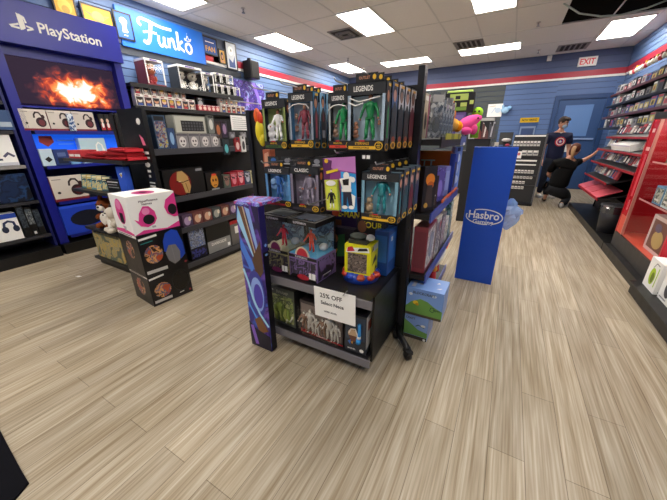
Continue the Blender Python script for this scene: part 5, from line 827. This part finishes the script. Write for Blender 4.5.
# wall shelves on the right
for k, z in enumerate((1.54, 1.77, 2.0, 2.23)):
    y0, y1 = 4.95, 9.7; x0 = 1.76+.02*k
    t = thing('wall_shelf', 'black right wall shelf, %s from the bottom' % ORD[k], 'shelf', (2.1, (y0+y1)/2, z)); LG(t).box(x0, 2.12, y0, y1, z-.025, z, K2).build('board', t); LG(t).box(x0-.01, x0, y0, y1, z-.03, z+.012, m('#5a2a30', .4) if k % 2 else K).build('price_rail', t)
    y = y0+.05; i = 0
    while y < y1-.2 and i < 20:
        c, nm = rr.choice([('#c9c8c4', 'white'), ('#9a9c9e', 'grey'), ('#77797e', 'slate grey'), ('#bdbbb6', 'pale'), ('#4a4c54', 'dark grey'), ('#3a3c44', 'charcoal'), ('#5560a0', 'blue'), ('#8f8c86', 'drab')]); w = rr.uniform(.15, .235); h = rr.uniform(.12, .2)
        wr('product_box', '%s box on the %s right wall shelf, %s from the near end' % (nm, ORD[k], ORD[i]), 'box', None, y, y+w, z+.001, z+h, x0+.03, .14, m(c), F=[('r', m(rr.choice(['#e6e4e0', '#34343c', '#8a8c92', '#4c5a8a', '#c8b84a', '#b8303c'])), .12, .3, .88, .75), ('e', m(rr.choice(['#2c2c34', '#d8d4cc', '#8a3a44'])), .5, .5, .2, .18), ('r', m(rr.choice(['#2c2c34', '#b02a38', '#e8e6e0'])), .08, .84, .92, .95)])
        y += .25; i += 1
wr('wall_panel', 'pale grey hanging board with red corner above the right shelves', 'board', None, 6.4, 7.35, 2.3, 2.68, 1.95, .02, m('#c9c6c4'), F=[('p', m('#c22434'), [(.75,.0),(1,.0),(1,.35),(.8,.3)])]) 
for i in range(12):
    c = ('#d8d2c0', '#c8c4b4', '#b8404a', '#cfcabc')[i % 4]
    t = G().ell((0, 0, .05), (.04, .05, .05), m(c)).box(-.02, .02, -.03, .03, .09, .13, m('#c8a83a' if i % 3 == 0 else '#8a2a34')).build('hanging_packet', loc=(1.98, 7.5+i*.17, 2.58), label='small round packet under the right wall stripe, %s from the near end' % ORD[i], cat='packet')

G().prism([(0,0,0),(.05,.01,0),(.06,.035,0),(.015,.03,0)], (0,0,.004), WH).build('paper_scrap', loc=(-3.9, 1.12, 0), label='tiny white paper scrap on the floor left of the helmet boxes', cat='paper')
# something black at the near left corner
t = G(); rb = random.Random(2)
ptsb = [(-2.3, .1), (-2.032, .085), (-1.856, .075), (-1.69, .066), (-1.575, .062), (-1.557, .035), (-1.542, .01), (-1.6, -.12), (-1.9, -.4), (-2.4, -.4)]
t.prism([(x, y, 0) for x, y in ptsb][::-1], (0, 0, .012), m('#0d0d12', .95, spec=.1)).build('floor_mat', label='black floor mat corner at the near lower left', cat='mat')

# ------------------------------------------------------------------ people
def skinned(name, pts, edges, rad, mat, root=0, parent=None, sub=2, loc=(0,0,0)):
    me = bpy.data.meshes.new(name); me.from_pydata([Vector(p) for p in pts], edges, []); o = bpy.data.objects.new(name, me); COL.objects.link(o)
    me.materials.append(mat); o.modifiers.new('skin', 'SKIN').use_smooth_shade = True
    roots = root if isinstance(root, (list, tuple)) else [root]
    for i, v in enumerate(me.skin_vertices[0].data): r = rad[i]; v.radius = r if isinstance(r, tuple) else (r, r); v.use_root = i in roots
    s = o.modifiers.new('sub', 'SUBSURF'); s.levels = s.render_levels = sub
    if parent: o.parent = parent
    o.location = loc
    return o
class Sk:
    def __init__(s): s.p = []; s.e = []; s.r = []
    def chain(s, pts, rad, frm=None):
        prev = frm; idx = []
        for p, r in zip(pts, rad):
            s.p.append(p); s.r.append(r); i = len(s.p)-1; idx.append(i)
            if prev is not None: s.e.append((prev, i))
            prev = i
        return idx
SKIN = m('#c8937a', .5)
def head(parent, c, yaw, pitch, hair_mat, mask=None, hairlen=0):
    """head facing local -Y, centre c"""
    M = Matrix.Translation(c) @ Matrix.Rotation(yaw, 4, 'Z') @ Matrix.Rotation(pitch, 4, 'X'); q = lambda: setattr(g, 'M', M)
    g = G(); q(); vs = []; nu, nv = 20, 16
    for j in range(nv+1):
        ph = math.pi*j/nv
        for i in range(nu):
            t = 2*math.pi*i/nu; x = math.sin(ph)*math.sin(t); y = -math.sin(ph)*math.cos(t); z = math.cos(ph)
            w = .077*(1-.22*max(0, -z)**1.5); px_, py_, pz = x*w, y*(.098 if y < 0 else .1), z*.118
            if z < -.2 and y > 0: py_ *= 1-.35*(-z)
            if y < -.8 and abs(x) < .25 and -.45 < z < .1: py_ -= .02*(1-abs(x)/.25)     # nose ridge
            if y < -.6 and .05 < z < .3 and .15 < abs(x) < .5: py_ += .008                  # eye sockets
            vs.append((px_, py_, pz))
    g.add(vs, [(j*nu+i, j*nu+(i+1) % nu, (j+1)*nu+(i+1) % nu, (j+1)*nu+i) for j in range(nv) for i in range(nu)], SKIN, True)
    g.ell((0, -.092, -.052), (.024, .008, .006), m('#a8625a', .5), 8, 5)
    for s_ in (-1, 1): g.ell((s_*.077, .005, 0), (.012, .02, .03), SKIN, 8, 6)
    g.build('head', parent)
    g = G(); q()
    for s_ in (-1, 1): g.ell((s_*.03, -.086, .018), (.013, .008, .008), W, 8, 6).ell((s_*.03, -.093, .018), (.006, .004, .006), K, 6, 5).tube([(s_*.015, -.094, .036), (s_*.045, -.086, .036)], .004, hair_mat, 5)
    g.build('eyes', parent)
    g = G(); q(); g.ell((0, .018, .03), (.088, .1, .105), hair_mat, 16, 10)
    g.ell((0, -.045, .095), (.068, .055, .04), hair_mat, 12, 8); g.ell((.03, -.06, .09), (.04, .035, .03), hair_mat, 10, 6)
    if hairlen: g.tube([(0, .09, .03), (0, .13, .0), (-.01, .14, -.08), (-.015, .12, -.2)], [.04, .035, .035, .012], m('#b08a62', .7), 8).ell((.05, .03, -.03), (.04, .07, .08), hair_mat)
    g.build('hair', parent)
    if mask:
        g = G(); q(); g.ell((0, -.072, -.045), (.058, .045, .05), mask, 12, 8).tube([(-.055, -.06, -.02), (-.075, .0, .0)], .003, WH, 5).tube([(.055, -.06, -.02), (.075, .0, .0)], .003, WH, 5); g.build('face_mask', parent)
def hand(sk, wrist, fwd, side, s=1):
    f = Vector(fwd).normalized(); d = Vector(side).normalized(); n = f.cross(d); w = Vector(wrist)
    base = sk.chain([w, w+f*.045*s], [.024, (.032, .018)])
    for k, L in enumerate((.07, .08, .075, .058)):
        b = w+f*.075*s+d*(-.027+.018*k)*s; sk.chain([b, b+f*L*.45+n*.006, b+f*L*.8+n*.022], [.0095, .009, .007], base[1])
    b = w+f*.03*s-d*.03*s; sk.chain([b, b+f*.025-d*.02, b+f*.05-d*.022+n*.01], [.012, .011, .009], base[1])
    return base[0]

# standing man at the back
man = thing('person', 'man in navy t-shirt with round star emblem and pale mask standing at the back door', 'person', (.93, 8.75, 0), R(12))
sk = Sk()
a = sk.chain([(0,0,.95), (0,0,1.1), (0,0,1.28), (0,0,1.42), (0,-.01,1.5), (0,-.04,1.57)], [(.1,.08), (.1,.08), (.12,.09), (.11,.08), .055, .055])
for s_ in (-1, 1):
    sk.chain([(s_*.1,0,.85), (s_*.11,-.01,.5), (s_*.12,.02,.1), (s_*.13,-.03,.05), (s_*.135,-.14,.035)], [.06, .045, .035, .035, .025], a[0])
    sh = sk.chain([(s_*.18,0,1.4), (s_*.25,.01,1.13), (s_*.24,-.12 if s_ > 0 else -.05,.9)], [.06, .045, .028], a[3])
    h0 = hand(sk, (s_*.24, -.14 if s_ > 0 else -.06, .87), (0, -.15, -.9), (0, 1, 0) if s_ > 0 else (0, 1, 0)); sk.e.append((sh[2], h0))
skinned('body', sk.p, sk.e, sk.r, SKIN, 0, man)
NV = m('#141a3c', .85)
sk = Sk(); a = sk.chain([(0,0,.84), (0,0,.98), (0,0,1.15), (0,0,1.3), (0,0,1.42), (0,0,1.47)], [(.19,.14), (.18,.135), (.18,.135), (.19,.14), (.15,.11), .07])
for s_ in (-1, 1): sk.chain([(s_*.19,0,1.4), (s_*.245,.01,1.2)], [.082, .075], a[4])
skinned('t_shirt', sk.p, sk.e, sk.r, NV, 0, man)
sk = Sk(); a = sk.chain([(0,0,1.0), (0,0,.87)], [(.16,.12), (.165,.125)])
for s_ in (-1, 1): sk.chain([(s_*.1,0,.78), (s_*.11,-.01,.5), (s_*.12,.02,.08)], [.1, .078, .066], a[1])
skinned('trousers', sk.p, sk.e, sk.r, m('#1b2336', .8), 0, man)
for s_ in (-1, 1): G().ell((s_*.13, -.08, .045), (.05, .14, .045), WH, 12, 7).box(s_*.13-.045, s_*.13+.045, -.2, .05, 0, .02, m('#c8c6c2')).build('shoe', man)
g = G()
for k, (r_, c) in enumerate(((.1, '#c8243a'), (.078, '#eae6e2'), (.06, '#c8243a'), (.042, '#1d3a8a'))): g.add([(r_*math.cos(2*math.pi*i/24), -.146-.0015*k, 1.27+r_*math.sin(2*math.pi*i/24)) for i in range(24)], [tuple(range(24))], m(c, .7))
g.add([((.038 if i % 2 == 0 else .016)*math.sin(math.pi*i/5), -.153, 1.27+(.038 if i % 2 == 0 else .016)*math.cos(math.pi*i/5)) for i in range(10)], [tuple(range(10))], W); g.build('shirt_emblem', man)
G().tube([(.24, -.14, .905), (.24, -.145, .925)], .034, K, 10).build('wrist_watch', man); G().tube([(-.04, -.05, 1.47), (0, -.075, 1.45), (.04, -.05, 1.47)], .012, W, 6).build('collar', man)
head(man, Vector((0, -.06, 1.66)), R(38), R(22), m('#2e1f18', .8), m('#a9c4dc', .6))

# kneeling person
kn = thing('person', 'person in black kneeling with back turned, one arm reaching to the red shelves', 'person', (1.02, 7.75, 0), R(0))
sk = Sk()
a = sk.chain([(0,0,.42), (0,.02,.58), (.03,.04,.76), (.07,.06,.9), (.09,.08,.98), (.1,.1,1.02)], [(.1,.09), (.1,.08), (.11,.09), (.1,.08), .055, .055])
l1 = sk.chain([(-.1,.04,.36), (-.14,.36,.4), (-.14,.3,.12), (-.14,.36,.05)], [.06, .05, .04, .03], a[0]); l2 = sk.chain([(.1,.04,.32), (.22,.3,.12), (.18,0,.08), (.11,-.14,.06)], [.06, .045, .04, .035], a[0])
s1 = sk.chain([(.22,.08,.88), (.33,.14,.93), (.44,.16,1.02)], [.06, .042, .03], a[3]); h = hand(sk, (.46,.165,1.04), (.5,.1,.8), (0,1,0)); sk.e.append((s1[2], h))
s2 = sk.chain([(-.12,.06,.86), (-.2,.2,.62), (-.08,.36,.5)], [.06, .045, .03], a[3]); h = hand(sk, (-.06,.39,.49), (.5,.8,-.1), (0,0,1)); sk.e.append((s2[2], h))
skinned('body', sk.p, sk.e, sk.r, SKIN, 0, kn)
BKC = m('#0b0b0d', .9, spec=.2)
sk = Sk(); a = sk.chain([(0,-.01,.34), (0,.01,.55), (.03,.03,.76), (.07,.06,.9), (.09,.08,.96)], [(.2,.18), (.185,.165), (.19,.15), (.15,.12), .07])
sk.chain([(.2,.08,.88), (.32,.13,.92)], [.085, .062], a[3]); sk.chain([(-.13,.06,.86), (-.2,.19,.66)], [.085, .07], a[3]); skinned('shirt', sk.p, sk.e, sk.r, BKC, 0, kn)
sk = Sk(); a = sk.chain([(0,0,.38), (0,.0,.3)], [(.17,.16), (.16,.15)]); sk.chain([(-.12,.06,.34), (-.14,.38,.42), (-.14,.3,.14)], [.12, .09, .07], a[1]); sk.chain([(.14,.06,.24), (.24,.3,.12), (.18,0,.085), (.12,-.12,.07)], [.12, .09, .075, .06], a[1])
skinned('trousers', sk.p, sk.e, sk.r, m('#12141c', .85), 0, kn)
G().ell((.1, -.22, .05), (.045, .07, .05), K2, 10, 7).ell((.1, -.28, .06), (.04, .015, .05), m('#9a9a9c'), 10, 7).build('shoe', kn); G().ell((-.14, .42, .045), (.045, .12, .045), K2, 10, 7).build('shoe', kn)
head(kn, Vector((.14, .13, 1.12)), R(160), R(12), m('#5e3022', .75), None, 1)

# ------------------------------------------------------------------ camera, world, view
F, YAW, PIT, ROL = 293.47, R(29.743), R(20.985), R(-.514)
f0 = Vector((0, math.cos(PIT), -math.sin(PIT))); r0 = Vector((1, 0, 0)); u0 = r0.cross(f0)
r1 = r0*math.cos(ROL) + u0*math.sin(ROL); u1 = -r0*math.sin(ROL) + u0*math.cos(ROL)
Rz = Matrix.Rotation(YAW, 3, 'Z'); r1, u1, f1 = Rz @ r1, Rz @ u1, Rz @ f0
cam = bpy.data.cameras.new('camera'); co = bpy.data.objects.new('camera', cam); COL.objects.link(co)
co.matrix_world = Matrix(((r1.x, u1.x, -f1.x, 0), (r1.y, u1.y, -f1.y, 0), (r1.z, u1.z, -f1.z, 1.4), (0, 0, 0, 1)))
cam.sensor_width = 36; cam.lens = F*36/667; cam.clip_start = .02; SC.camera = co
w = bpy.data.worlds.new('world'); SC.world = w; w.use_nodes = True; w.node_tree.nodes['Background'].inputs[0].default_value = (.6, .7, .9, 1); w.node_tree.nodes['Background'].inputs[1].default_value = .3
vs_ = SC.view_settings; SC.display_settings.display_device = 'sRGB'; vs_.view_transform = 'Standard'; vs_.look = 'None'; vs_.gamma = 1; vs_.use_curve_mapping = False; vs_.exposure = 1.25
